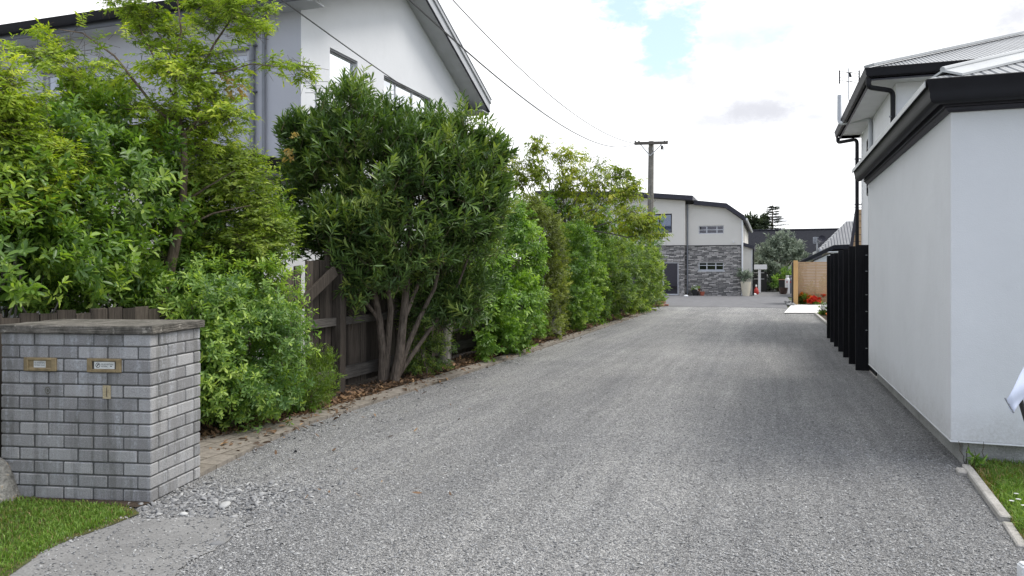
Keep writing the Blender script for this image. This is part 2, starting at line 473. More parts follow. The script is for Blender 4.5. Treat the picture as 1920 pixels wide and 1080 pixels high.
M = dict(
    brick=brick_mat(),
    mortar=concrete('mortar', (.075, .075, .072), (.15, .15, .145)),
    cap=concrete('weathered_cap', (.045, .042, .036), (.2, .185, .16), lichen=(.33, .31, .27), scale=9),
    brass=plain('aged_brass', (.24, .185, .1), .6, .35, 20, .002, 80, .2),
    slot=plain('slot_shadow', (.06, .05, .04), .6, .3),
    sticker=plain('sticker', (.62, .63, .6), .5, .1, 30), ink=plain('ink', (.03, .03, .03), .6, .05),
    adhesive=concrete('old_adhesive', (.33, .27, .16), (.5, .43, .29), scale=30),
    residue=concrete('glue_residue', (.1, .1, .085), (.2, .19, .16), scale=30),
    white_wall=render_wall('white_plaster', (.70, .71, .725), .05, True),
    house_wall=render_wall('pale_render', (.66, .67, .69)),
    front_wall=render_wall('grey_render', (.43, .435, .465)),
    cream_wall=render_wall('cream_render', (.68, .65, .595), .04),
    found=concrete('foundation', (.27, .27, .255), (.42, .415, .4), scale=3),
    black_gutter=plain('black_gutter', (.012, .012, .015), .55, .2, 4, 0, 60, 0, .2),
    dark_fascia=plain('dark_fascia', (.035, .034, .045), .5, .15, 4, 0, 60, 0, .3),
    grey_gutter=plain('charcoal_gutter', (.05, .052, .058), .3, .2, 4),
    grey_pipe=plain('grey_pipe', (.17, .18, .2), .4, .1, 4),
    soffit=plain('soffit', (.42, .43, .44), .7, .06, 3),
    white_soffit=plain('white_soffit', (.66, .67, .67), .7, .05, 3),
    barge=plain('barge_board', (.42, .43, .45), .55, .08, 3),
    white_trim=plain('white_trim', (.72, .73, .74), .45, .06, 5),
    alum=plain('window_frame', (.5, .51, .53), .4, .08, 5),
    shade_and_hood=plain('shade_and_hood_grey', (.16, .165, .175), .6, .1, 5),
    glass=glass_mat('bright_glass', .82), dark_glass=glass_mat('dark_glass', .13), dusk_glass=glass_mat('dusk_glass', .05, (.01, .01, .013), (.7, .7, 1)), blind_glass=glass_mat('blind_glass', .14, (.3, .31, .35)), blue_glass=glass_mat('blue_glass', .35, (.06, .08, .14), (.7, .8, 1)),
    zinc=corrugated('corrugated_iron', (.36, .37, .38), 'x'), zinc_y=corrugated('corrugated_iron_side', (.36, .37, .38), 'y'),
    zinc_far=corrugated('corrugated_far', (.27, .275, .285), 'x', .19),
    roof_dark=plain('dark_tiles', (.026, .027, .032), .95, .25, 8, .02, 12, 0, .05),
    roof_cap=plain('ridge_cap', (.43, .44, .44), .45, .08, 4),
    stone=stone_clad(),
    black_timber=timber('black_stained_timber', (.003, .003, .004), (.011, .011, .013), 'z', True, .8),
    old_timber=timber('weathered_timber', (.026, .021, .017), (.1, .083, .068), 'z'),
    old_rail=timber('weathered_rail', (.045, .041, .037), (.15, .137, .123), 'y'),
    cedar=timber('cedar', (.38, .25, .145), (.53, .375, .235), 'x', False), cedar_post=timber('cedar_post', (.5, .30, .12), (.68, .43, .2), 'z'),
    pole=bark_mat('pole_wood', (.09, .085, .075), (.23, .215, .19), (10, 10, .5)),
    gravel=gravel_mat(),
    asphalt=concrete('asphalt', (.13, .13, .135), (.19, .19, .195), scale=2, gs=60),
    concrete=concrete('driveway_concrete', (.16, .158, .154), (.25, .247, .24), scale=1.6, bump=.003),
    pale_conc=concrete('pale_concrete', (.6, .59, .57), (.72, .71, .69), scale=1.6, bump=.003),
    edging=concrete('edging_concrete', (.3, .285, .26), (.46, .44, .41), scale=6),
    soil=concrete('soil', (.035, .026, .019), (.09, .068, .05), scale=7, bump=.03, gs=40),
    ground=concrete('open_ground', (.06, .075, .035), (.12, .13, .07), scale=1.2, bump=.02, gs=30),
    turf=concrete('turf', (.09, .075, .04), (.11, .14, .045), scale=6, bump=.02, gs=70),
    rock=concrete('lichen_rock', (.1, .1, .095), (.33, .32, .29), lichen=(.3, .19, .07), scale=7, bump=.03, gs=28),
    bark=bark_mat('brown_bark', (.06, .045, .034), (.2, .155, .12)),
    oleander_bark=bark_mat('oleander_bark', (.055, .045, .037), (.19, .155, .125)),
    grey_bark=bark_mat('grey_bark', (.1, .095, .085), (.27, .255, .23)),
    trunk_bark=bark_mat('dark_grey_bark', (.06, .055, .05), (.16, .15, .135)),
    twig=bark_mat('twig', (.04, .032, .02), (.11, .085, .055)),
    wire=plain('wire', (.03, .03, .032), .5, .1),
    steel=plain('galvanised', (.35, .36, .37), .4, .1, 8, 0, 60, .6),
    pvc=plain('grey_conduit', (.46, .48, .5), .45, .06),
    terracotta=plain('terracotta', (.36, .1, .06), .7, .15), brown_pot=plain('brown_glaze', (.06, .035, .028), .35, .2),
    cream_pot=plain('cream_pot', (.6, .55, .43), .7, .08), black_plastic=plain('black_plastic', (.02, .02, .02), .5, .1),
    cloth=plain('white_cloth', (.68, .73, .86), .8, .04), red=plain('red_paint', (.4, .03, .025), .5, .1),
    old_brick=plain('old_brick', (.28, .14, .1), .85, .3, 12, .004),
)


def paver_mat():
    n = NT('paver')
    sep = n.N.new('ShaderNodeSeparateXYZ'); n.L.new(n.tc(), sep.inputs[0])
    cb = n.N.new('ShaderNodeCombineXYZ'); n.L.new(sep.outputs[1], cb.inputs[0]); n.L.new(sep.outputs[0], cb.inputs[1])
    br = n.N.new('ShaderNodeTexBrick'); n.L.new(cb.outputs[0], br.inputs['Vector']); br.inputs['Scale'].default_value = 1
    br.inputs['Brick Width'].default_value = .3; br.inputs['Row Height'].default_value = .3; br.inputs['Mortar Size'].default_value = .006
    br.inputs['Color1'].default_value = (.2, .178, .15, 1); br.inputs['Color2'].default_value = (.24, .215, .185, 1); br.inputs['Mortar'].default_value = (.1, .085, .065, 1)
    f = n.noise(20, 6, .7)
    col = n.mix(.7, br.outputs['Color'], n.ramp(f, [(.3, .55), (.7, 1.45)]), 'MULTIPLY')
    n.color(col).set(.92, 0, .2).bump(n.math('ADD', n.math('MULTIPLY', br.outputs['Fac'], -1.), f), .008)
    return n.m


M['paver'] = paver_mat()


LM = dict(
    broad=leaf_mat('glossy_broad_leaf', (0.07235, 0.1411, 0.0332), (0.1688, 0.2823, 0.05535), (0.3617, 0.4706, 0.09964), .35),
    feather=leaf_mat('feathery_leaf', (0.1342, 0.2085, 0.01944), (0.2875, 0.396, 0.03564), (0.5175, 0.5628, 0.0648), .5, .35),
    lower=leaf_mat('yellow_green_leaf', (0.08938, 0.1453, 0.024), (0.1788, 0.2653, 0.036), (0.3192, 0.3917, 0.06), .45, .38),
    choisya=leaf_mat('choisya_leaf', (0.07807, 0.1568, 0.04038), (0.1951, 0.3136, 0.07068), (0.4424, 0.5646, 0.1211), .35),
    hebe=leaf_mat('hebe_leaf', (0.06699, 0.1137, 0.01957), (0.1148, 0.1949, 0.02871), (0.2105, 0.2923, 0.04568), .45),
    oleander=leaf_mat('oleander_leaf', (0.05876, 0.1095, 0.03293), (0.1202, 0.2007, 0.05145), (0.2938, 0.3651, 0.08233), .38, .22),
    laurel=leaf_mat('laurel_leaf', (0.0699, 0.1461, 0.02834), (0.1659, 0.2923, 0.05313), (0.3146, 0.4547, 0.09744), .38),
    bronze=leaf_mat('bronze_leaf', (0.0924, 0.1141, 0.03132), (0.1849, 0.2283, 0.0522), (0.3513, 0.3882, 0.0957), .5),
    mid=leaf_mat('mid_green_leaf', (0.07807, 0.1568, 0.03231), (0.1692, 0.2824, 0.05653), (0.3384, 0.4496, 0.1009), .42),
    hedge=leaf_mat('dark_hedge_leaf', (0.06003, 0.1065, 0.03141), (0.1364, 0.2131, 0.05384), (0.3274, 0.4048, 0.101), .42),
    cherry=leaf_mat('drooping_leaf', (0.1396, 0.1999, 0.02268), (0.2989, 0.3599, 0.04536), (0.5181, 0.4998, 0.081), .5, .4),
    autumn=leaf_mat('autumn_leaf', (.34, .2, .07), (.45, .31, .1), (.52, .42, .15), .5, .4, (1.2, 1., .6)),
    autumn_red=leaf_mat('red_autumn_leaf', (.4, .1, .03), (.5, .17, .04), (.5, .3, .06), .5, .4, (1.2, 1., .6)),
    olive=leaf_mat('silver_leaf', (0.1425, 0.1852, 0.1283), (0.3135, 0.3705, 0.2707), (0.627, 0.684, 0.5415), .55, .15, (0.9, 0.9, 0.9)),
    conifer=leaf_mat('conifer_needle', (0.0198, 0.0363, 0.0231), (0.0363, 0.05775, 0.0363), (0.066, 0.09075, 0.0528), .6, .1),
    farbush=leaf_mat('far_bush_leaf', (0.033, 0.0495, 0.0231), (0.05775, 0.0825, 0.0363), (0.099, 0.1237, 0.05775), .6, .15),
    litter=leaf_mat('fallen_leaf', (.07, .045, .028), (.17, .1, .055), (.38, .24, .12), .75, .1, (1, 1, 1)),
    stones=leaf_mat('loose_stone', (.12, .122, .125), (.27, .271, .27), (.46, .46, .445), .9, 0.0, (1, 1, 1), .2),
    petal_red=leaf_mat('red_petal', (.5, .02, .01), (.62, .05, .015), (.7, .14, .02), .6, .2, (1, 1, 1)),
    petal_orange=leaf_mat('orange_petal', (.65, .2, .03), (.75, .32, .06), (.8, .5, .15), .6, .2, (1, 1, 1)),
    petal_white=leaf_mat('white_petal', (.7, .7, .68), (.75, .75, .73), (.8, .8, .78), .6, .2, (1, 1, 1)),
)


def grass_mat():
    n = NT('grass_blade')
    col = n.ramp(n.attr(), [(0, (.3, .23, .11)), (.14, (.2, .19, .06)), (.26, (.08, .14, .025)), (.55, (.14, .25, .038)), (1, (.26, .37, .08))])
    n.color(col).set(.5, 0, .3)
    t = n.N.new('ShaderNodeBsdfTranslucent'); n.L.new(n.mix(1.0, col, (1.5, 1.6, .5), 'MULTIPLY'), t.inputs[0])
    mx = n.N.new('ShaderNodeMixShader'); mx.inputs[0].default_value = .3
    n.L.new(n.p.outputs[0], mx.inputs[1]); n.L.new(t.outputs[0], mx.inputs[2]); n.L.new(mx.outputs[0], n.out.inputs[0])
    return n.m


LM['grass'] = grass_mat()


# ------------------------------------------------------------------ foliage
def np_mesh(name, verts, faces, mats, tint=None, parent=None, smooth=False):
    """verts (n,3), faces (m,k) all of one size"""
    me = bpy.data.meshes.new(name)
    k = faces.shape[1]; m = len(faces)
    me.vertices.add(len(verts)); me.vertices.foreach_set('co', verts.astype(np.float32).ravel())
    me.loops.add(m * k); me.loops.foreach_set('vertex_index', faces.astype(np.int32).ravel())
    me.polygons.add(m); me.polygons.foreach_set('loop_start', np.arange(0, m * k, k, dtype=np.int32))
    me.update(calc_edges=True)
    if tint is not None:
        a = me.attributes.new('tint', 'FLOAT', 'FACE'); a.data.foreach_set('value', tint.astype(np.float32))
    if smooth: me.polygons.foreach_set('use_smooth', np.ones(m, dtype=bool))
    return link(name, me, parent, mats if isinstance(mats, (list, tuple)) else [mats])


def nrm(a): return a / np.maximum(np.linalg.norm(a, axis=-1, keepdims=True), 1e-9)


def sines(rng, f, n=7):
    k = nrm(rng.normal(size=(n, 3))) * f * rng.uniform(.6, 1.6, (n, 1)); ph = rng.uniform(0, 6.3, n)
    return lambda p: np.sin(p @ k.T + ph).sum(1) / math.sqrt(n / 2)


def leaf_geo(p, d, up, L, W, fold=.25, curl=.15, shape=(.32, .9, .68, .72)):
    """p base, d direction, up rough upper side, arrays; returns verts, quads"""
    n = len(p)
    s = nrm(np.cross(d, up)); u = np.cross(s, d)
    L = L[:, None]; W = W[:, None] / 2
    a, wa, b, wb = shape
    bend = lambda t: -u * (curl * t * t) * L
    v = np.empty((n, 6, 3))
    v[:, 0] = p
    v[:, 1] = p + d * L * a + s * W * wa + u * W * fold * wa + bend(a)
    v[:, 2] = p + d * L * b + s * W * wb + u * W * fold * wb + bend(b)
    v[:, 3] = p + d * L + bend(1)
    v[:, 4] = p + d * L * b - s * W * wb + u * W * fold * wb + bend(b)
    v[:, 5] = p + d * L * a - s * W * wa + u * W * fold * wa + bend(a)
    base = np.arange(n)[:, None] * 6
    q = np.concatenate([base + np.array([0, 1, 2, 3]), base + np.array([0, 3, 4, 5])], 1).reshape(-1, 4)
    return v.reshape(-1, 3), q


def foliage(name, parent, blobs, n, leaf, mat, seed, per=8, slen=.15, ang=(75, 25), droop=0.0, up=.3, inner=.3, lump=.18, lf=2.2,
            gap=-.9, gf=5.0, zmin=.03, fold=.25, curl=.15, wild=.35, tb=.0, flat=0.0, shape=(.32, .9, .68, .72), twigs=None, cut=None, tuft=6, ts=.09, tv=.17):
    """leafy shoots on lumpy ellipsoids. blobs: (px, py, distance, half width px, half height px, half depth m)"""
    rng = np.random.default_rng(seed)
    C, S = [], []
    for b in blobs:
        c = at(b[0], b[1], b[2]); C.append(c); S.append((b[3] * b[2] / FPX, b[5], b[4] * b[2] / FPX))
    C = np.array(C); S = np.array(S)
    w = (S[:, 0] * S[:, 1] * S[:, 2]) ** (2 / 3); w /= w.sum()
    nt = max(1, n // tuft)                  # shoots stand together in tufts
    bi = rng.choice(len(blobs), nt, p=w)
    dr = nrm(rng.normal(size=(nt, 3)))
    rr = np.where(rng.random(nt) < inner, rng.uniform(.4, .9, nt), 1 - np.abs(rng.normal(0, .07, nt)))
    tt = rng.normal(0, tv, nt)
    bi, dr, rr, tt = (np.repeat(x, tuft, 0) for x in (bi, dr, rr, tt)); n = nt * tuft
    f1 = sines(rng, lf); f2 = sines(rng, gf)
    def tow(v): return np.stack([v[:, 0] * CY - v[:, 1] * SY, v[:, 0] * SY + v[:, 1] * CY, v[:, 2]], 1)
    surf = C[bi] + tow(dr * S[bi])
    k = rr * (1 + lump * f1(surf))
    p = C[bi] + tow(dr * S[bi] * k[:, None]) + rng.normal(0, 1, (n, 3)) * (ts * np.minimum(1., S[bi].min(1) * 3))[:, None]
    nor = tow(nrm(dr / S[bi]))
    keep = (f2(p) > gap) & (p[:, 2] > zmin)
    if cut is not None: keep &= cut(p)
    p, nor, tt = p[keep], nor[keep], tt[keep]; n = len(p)
    ax = nrm(nor * (1 - up) + np.array([0, 0, up]) + rng.normal(0, wild, (n, 3)))
    if flat: ax = nrm(ax * np.array([1, 1, 1 - flat]))
    ln = slen * rng.uniform(.6, 1.3, n)
    p0 = p - ax * ln[:, None] * .5
    ref = np.where(np.abs(ax[:, 2:3]) > .9, np.array([[1., 0, 0]]), np.array([[0, 0, 1.]]))
    u = nrm(np.cross(ax, ref)); v = np.cross(ax, u)
    t = (np.arange(per) + .5) / per
    T = np.broadcast_to(t, (n, per)) + rng.normal(0, .05, (n, per))
    az = np.arange(per) * 2.4 + rng.uniform(0, 6.28, (n, 1)) + rng.normal(0, .3, (n, per))
    if flat: az = np.where(np.arange(per) % 2, 0., math.pi) + rng.normal(0, .35, (n, per))
    th = np.radians(ang[0] + (ang[1] - ang[0]) * np.clip(T, 0, 1)) + rng.normal(0, .18, (n, per))
    d = np.cos(th)[..., None] * ax[:, None] + np.sin(th)[..., None] * (np.cos(az)[..., None] * u[:, None] + np.sin(az)[..., None] * v[:, None])
    d[..., 2] -= droop * rng.uniform(.5, 1.4, (n, per))
    d = nrm(d).reshape(-1, 3)
    base = (p0[:, None] + ax[:, None] * (ln[:, None] * T)[..., None]).reshape(-1, 3)
    upv = np.repeat(ax, per, 0) + np.array([0, 0, .35]) + rng.normal(0, .2, d.shape)
    N = len(d)
    sz = rng.uniform(.5, 1.2, N) * np.repeat(rng.uniform(.8, 1.15, n), per)
    vv, q = leaf_geo(base, d, upv, leaf[0] * sz, leaf[1] * sz, fold, curl, shape)
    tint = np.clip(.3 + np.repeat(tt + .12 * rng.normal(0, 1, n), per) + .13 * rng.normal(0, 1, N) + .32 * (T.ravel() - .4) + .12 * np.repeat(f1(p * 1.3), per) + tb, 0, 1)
    o = np_mesh(name, vv, q, mat, np.repeat(tint, 2), parent)
    if twigs:                               # thin shoots that carry the leaves: narrow three-sided spikes
        a = p0 - ax * ln[:, None] * .5; b = p0 + ax * ln[:, None]
        r = twigs
        tri = np.stack([a + u * r, a + (-u * .5 + v * .87) * r, a + (-u * .5 - v * .87) * r, b], 1).reshape(-1, 3)
        k = np.arange(n)[:, None] * 4
        fc = np.concatenate([k + np.array(x) for x in ([0, 1, 3], [1, 2, 3], [2, 0, 3])], 1).reshape(-1, 3)
        np_mesh('twig', tri, fc, M['twig'], np.full(len(fc), .5), parent)
    return o


def wander(a, b, n=6, amp=.06, seed=0):
    rg = random.Random(seed); a, b = Vector(a), Vector(b); L = (b - a).length
    pts = []
    for i in range(n + 1):
        t = i / n; k = math.sin(math.pi * t)
        pts.append(a.lerp(b, t) + Vector([rg.uniform(-1, 1) * amp * L * k for _ in range(3)]) + Vector((0, 0, -amp * .8 * L * k if b.z > a.z else 0)))
    return pts


def limb(mb, a, b, r0, r1, seed=0, amp=.06, n=6, sides=7):
    pts = wander(a, b, n, amp, seed)
    mb.tube(pts, [r0 + (r1 - r0) * i / n for i in range(n + 1)], sides)
    return pts


def root_to(root, base):                    # put the Empty at a thing's base without moving its meshes
    b = Vector(base); root.location = b
    for ch in root.children_recursive:
        ch.data.transform(Matrix.Translation(-b))

# ------------------------------------------------------------------ the setting: ground, drive, beds
def sheet(name, pts, z, mat, kind='structure', sub=0.0):
    me = bpy.data.meshes.new(name)
    me.from_pydata([(p[0], p[1], z) for p in pts], [], [tuple(range(len(pts)))])
    o = link(name, me, None, [mat]); o['kind'] = kind
    bm = bmesh.new(); bm.from_mesh(me)
    bmesh.ops.triangulate(bm, faces=bm.faces)
    bmesh.ops.recalc_face_normals(bm, faces=bm.faces)
    for f in bm.faces:
        if f.normal.z < 0: f.normal_flip()
    bm.to_mesh(me); bm.free()
    return o


def ragged(pts, amp, step, seed):           # subdivide an outline and roughen it
    rg = random.Random(seed); out = []
    n = len(pts)
    for i in range(n):
        a, b = Vector(pts[i][:2]), Vector(pts[(i + 1) % n][:2]); L = (b - a).length
        k = max(1, int(L / step)) if L < 30 else 1
        for j in range(k):
            p = a.lerp(b, j / k)
            out.append((p.x + rg.uniform(-amp, amp), p.y + rg.uniform(-amp, amp)) if k > 1 else (p.x, p.y))
    return out


sheet('ground', [(-300, -60), (300, -60), (300, 500), (-300, 500)], -.03, M['ground'])
sheet('gravel_driveway', [(-9, -6), (9, -6), (9, 4.0), (2.2, 5.2), (1.62, 6.2), (1.5, 12), (1.55, 32.4), (-4.5, 32.4), (-4.5, 4.4), (-9, 4.2)], 0, M['gravel'])
sheet('asphalt_yard', [(-16, 32.2), (.72, 32.2), (.72, 34.9), (1.0, 35.2), (1.0, 46), (3.5, 46), (3.5, 66), (-16, 66)], .006, M['asphalt'])
# worn concrete crossing in the near left corner
apron = [G(-40, 1110)[:2], G(60, 1025)[:2], G(200, 972)[:2], G(330, 974)[:2], G(450, 970)[:2], G(470, 985)[:2], G(415, 1020)[:2], G(350, 1060)[:2], G(300, 1110)[:2]]
sheet('concrete_crossing', ragged(apron, .03, .06, 3) + [], .005, M['concrete'])
lawn = [G(-400, 1300)[:2], G(-30, 1120)[:2], G(55, 1055)[:2], G(130, 1015)[:2], G(215, 985)[:2], G(262, 965)[:2], G(235, 948)[:2], G(120, 940)[:2], G(30, 932)[:2], (-7.5, 4.2), (-7.5, 1)]
sheet('lawn_base', ragged(lawn, .03, .15, 5), .009, M['turf'])
verge = [(1.47, 6.5), (1.40, 5.6), (1.35, 4.95), (1.33, 4.72), (1.5, 4.6), (8, 4.4), (8, 6.7), (1.47, 6.7)]
sheet('verge_base', ragged(verge, .02, .2, 6), .009, M['turf'])
sheet('pillar_footing_soil', ragged([G(-60, 935)[:2], G(40, 938)[:2], G(150, 947)[:2], G(255, 955)[:2], G(290, 945)[:2], G(280, 920)[:2], G(-60, 905)[:2]], .02, .08, 8), .013, M['soil'])
sheet('planting_bed', [(-12, 1.5), (-5.6, 4.6), (-4.8, 4.65), (-4.62, 6.2), (-4.5, 8), (-4.4, 12), (-4.32, 29.3), (-5.5, 29.6), (-12, 30)], .011, M['soil'])
sheet('flower_bed', [(1.6, 19), (1.6, 27.9), (6, 27.9), (6, 12), (1.7, 12)], .012, M['soil'])
sheet('garden_bed', [G(1488, 571.5)[:2], G(1600, 571.5)[:2], (5.8, 37.5), (1.25, 36.2)], .012, M['soil'])
sheet('concrete_path', [G(1470, 588)[:2], G(1640, 588)[:2], G(1640, 572)[:2], G(1484, 572.5)[:2]], .03, M['pale_conc'])

# paver kerb along the planting bed, wide beside the pillar
outer = [(-3.93, 4.38), (-4.12, 5.3), (-4.28, 6.2), (-4.23, 8), (-4.19, 9.6), (-4.14, 15), (-4.12, 22), (-4.1, 29.3)]
inner = [(-4.95, 4.62), (-4.78, 5.4), (-4.6, 6.2), (-4.5, 8), (-4.46, 9.6), (-4.40, 15), (-4.36, 22), (-4.32, 29.3)]
mb = MB(); n = len(outer)
vs = [(x, y, .03) for x, y in outer] + [(x, y, .03) for x, y in inner] + [(x, y, -.02) for x, y in outer] + [(x, y, -.02) for x, y in inner]
fs = []
for i in range(n - 1): fs += [(i, i + 1, n + i + 1, n + i), (2 * n + i, 2 * n + i + 1, i + 1, i), (n + i, n + i + 1, 3 * n + i + 1, 3 * n + i)]
fs += [(0, n, 3 * n, 2 * n)]
mb.add(vs, fs)
o = mb.build('paver_kerb', M['paver']); o['kind'] = 'structure'

# concrete edging of the verge at the right, in two lengths, and the edging of the flower bed
def edging(name, a, b, w, h, seed):
    mb = MB(); a, b = Vector((*a, 0)), Vector((*b, 0))
    mb.bar(a + Vector((0, 0, h / 2 - .02)), b + Vector((0, 0, h / 2 - .02)), w, h + .04)
    o = mb.build(name, M['edging'], None, bevel=.008); o['kind'] = 'structure'
    return o
edging('verge_edging', (1.42, 6.5), (1.345, 5.2), .062, .04, 1)
edging('verge_edging', (1.34, 5.16), (1.305, 4.74), .055, .02, 2)
edging('edging_stub', (1.365, 6.42), (1.355, 6.28), .07, .03, 4)
edging('bed_edging', (1.56, 19.2), (1.52, 27.9), .08, .07, 3)


# gravel that lies loose on the surface, larger and denser by the pillar
def scatter_stones(name, P, size, seed, zs=0.0, tm=.42):
    rng = np.random.default_rng(seed); n = len(P)
    oc = np.array([(1, 0, 0), (-1, 0, 0), (0, 1, 0), (0, -1, 0), (0, 0, 1), (0, 0, -1), (.6, .6, .5), (-.6, .6, .5), (-.6, -.6, .5), (.6, -.6, .5)], float)
    fcs = np.array([(4, 6, 7), (4, 7, 8), (4, 8, 9), (4, 9, 6), (0, 2, 6), (2, 1, 7), (1, 3, 8), (3, 0, 9), (6, 2, 7), (7, 1, 8), (8, 3, 9), (9, 0, 6)])
    sc = size[:, None] * np.stack([rng.uniform(.7, 1.4, n), rng.uniform(.5, 1, n), rng.uniform(.3, .7, n)], 1)
    a = rng.uniform(0, 6.28, n); ca, sa = np.cos(a)[:, None], np.sin(a)[:, None]
    v = (oc[None] + rng.normal(0, .13, (n, 10, 3))) * sc[:, None]
    tl = rng.normal(0, .3, (n, 1))
    v[..., 2] += v[..., 0] * tl
    x = v[..., 0] * ca - v[..., 1] * sa; y = v[..., 0] * sa + v[..., 1] * ca
    v = np.stack([x + P[:, 0:1], y + P[:, 1:2], v[..., 2] + zs + size[:, None] * .12], 2)
    f = (np.arange(n)[:, None, None] * 10 + fcs[None]).reshape(-1, 3)
    o = np_mesh(name, v.reshape(-1, 3), f, LM['stones'], np.repeat(np.clip(rng.normal(tm, .22, n), 0, 1), len(fcs)))
    o['kind'] = 'stuff'
    return o


def in_poly(P, poly):
    x, y = P[:, 0], P[:, 1]; c = np.zeros(len(P), bool); n = len(poly)
    for i in range(n):
        (x0, y0), (x1, y1) = poly[i][:2], poly[(i + 1) % n][:2]
        c ^= ((y0 > y) != (y1 > y)) & (x < (x1 - x0) * (y - y0) / (y1 - y0 + 1e-12) + x0)
    return c


def gpix(rng, n, x0, x1, y0, y1):           # ground points spread evenly over a part of the view from the gate
    px = rng.uniform(x0, x1, n); py = rng.uniform(y0, y1, n)
    d = EYE * FPX / (py - HZ); xc = (px - 960) / FPX * d
    return np.stack([xc * CY - d * SY, xc * SY + d * CY], 1)


rng = np.random.default_rng(5)
pil_poly = [G(283, 945)[:2], G(383, 892)[:2], G(150, 880)[:2], G(-200, 880)[:2], G(-200, 940)[:2]]
drive_poly = [(-4.5, -2), (2.3, -2), (1.9, 3.6), (1.28, 4.62), (1.29, 5), (1.36, 6.4), (1.42, 12), (1.5, 32), (-4.1, 29), (-4.12, 22), (-4.14, 15), (-4.19, 9.6), (-4.23, 8), (-4.28, 6.2), (-4.12, 5.3), (-3.95, 4.5), (-4.3, 3.6)]
P = np.concatenate([gpix(rng, 22000, 200, 1960, 690, 1110), gpix(rng, 8000, 330, 1960, 620, 900)])
P = P[in_poly(P, drive_poly) & ~in_poly(P, apron) & ~in_poly(P, pil_poly)]
scatter_stones('gravel_stones', P, np.abs(rng.normal(.0045, .002, len(P))) + .003, 6, 0, .5)
# coarser stones by the pillar and along the kerb
P1 = np.stack([rng.normal(0, 1, 2000), rng.normal(0, 1, 2000)], 1)
c0 = np.array(G(400, 935)[:2]); e1 = np.array([CY, SY]); e2 = np.array([-SY, CY])
P1 = c0 + P1[:, :1] * e1 * .36 + P1[:, 1:] * e2 * .2
P2 = np.stack([rng.uniform(-4.2, -3.3, 1800), rng.uniform(4.6, 12, 1800)], 1)
P1 = np.concatenate([P1, P2[(P2[:, 0] + 4.2) < rng.exponential(.25, 1800)]])
P1 = P1[~in_poly(P1, pil_poly) & ~in_poly(P1, lawn) & in_poly(P1, drive_poly + [])]
ap = in_poly(P1, apron); P1 = P1[~ap | (rng.random(len(P1)) < .3)]
scatter_stones('coarse_gravel', P1, np.abs(rng.normal(.007, .006, len(P1))) + .004, 7, 0, .36)
P3 = gpix(rng, 1600, 60, 480, 965, 1090); P3 = P3[in_poly(P3, apron)]
P5 = gpix(rng, 9000, 200, 500, 962, 1095)
pe = np.array([(960 + FPX * (q[0] * CY + q[1] * SY) / (q[1] * CY - q[0] * SY)) for q in P5]); pv = np.array([HZ + EYE * FPX / (q[1] * CY - q[0] * SY) for q in P5])
P5 = P5[in_poly(P5, apron) & (rng.random(len(P5)) < np.clip((pe - 400 + (pv - 970) * .9) / 150, .0, .8) ** 1.5)]
scatter_stones('gravel_spill', P5, np.abs(rng.normal(.0055, .0025, len(P5))) + .003, 18, .004)
scatter_stones('grit_on_crossing', P3, np.abs(rng.normal(.004, .002, len(P3))) + .002, 8, .006)
P4 = np.stack([rng.uniform(.78, 1.05, 320), rng.uniform(34.3, 38.5, 320)], 1)
o = scatter_stones('dark_border_stones', P4, np.abs(rng.normal(.06, .02, 320)) + .02, 9, .02)

# single larger stones that lie out on the drive
def pebble(px, py, size, label, tint, seed):
    rng = np.random.default_rng(seed)
    bm = bmesh.new(); bmesh.ops.create_icosphere(bm, subdivisions=2, radius=1)
    f = sines(rng, 1.8)
    for v in bm.verts:
        k = 1 + .16 * float(f(np.array([v.co])))
        v.co = Vector((v.co.x * size * 1.3 * k, v.co.y * size * .8 * k, v.co.z * size * .42 * k))
    me = bpy.data.meshes.new('stone'); bm.to_mesh(me); bm.free()
    a = me.attributes.new('tint', 'FLOAT', 'FACE'); a.data.foreach_set('value', [tint] * len(me.polygons))
    me.polygons.foreach_set('use_smooth', [True] * len(me.polygons))
    o = link('stone', me, None, [LM['stones']]); p = G(px, py); o.location = (p.x, p.y, size * .25); o.rotation_euler = (0, 0, seed)
    tag(o, label, 'stone', 'larger stones lying on the gravel')
pebble(424, 949, .045, 'flat pale stone, largest one on the coarse gravel right of the brick pillar', .85, 2)
pebble(346, 966, .026, 'small white rounded stone at the edge of the concrete crossing', .98, 3)
pebble(408, 1021, .032, 'dark flat stone on the right edge of the concrete crossing', .2, 4)
pebble(511, 905, .03, 'grey angular stone on the gravel halfway between pillar and mid drive', .35, 5)
pebble(148, 980, .014, 'cream pebble lying in the grass below the brick pillar', .95, 6)


# grass
def edge_dist(P, poly):
    d = np.full(len(P), 9.)
    for i in range(len(poly)):
        a, b = np.array(poly[i][:2], float), np.array(poly[(i + 1) % len(poly)][:2], float); ab = b - a
        t = np.clip(((P - a) @ ab) / (ab @ ab + 1e-9), 0, 1)
        d = np.minimum(d, np.linalg.norm(P - a - t[:, None] * ab, axis=1))
    return d


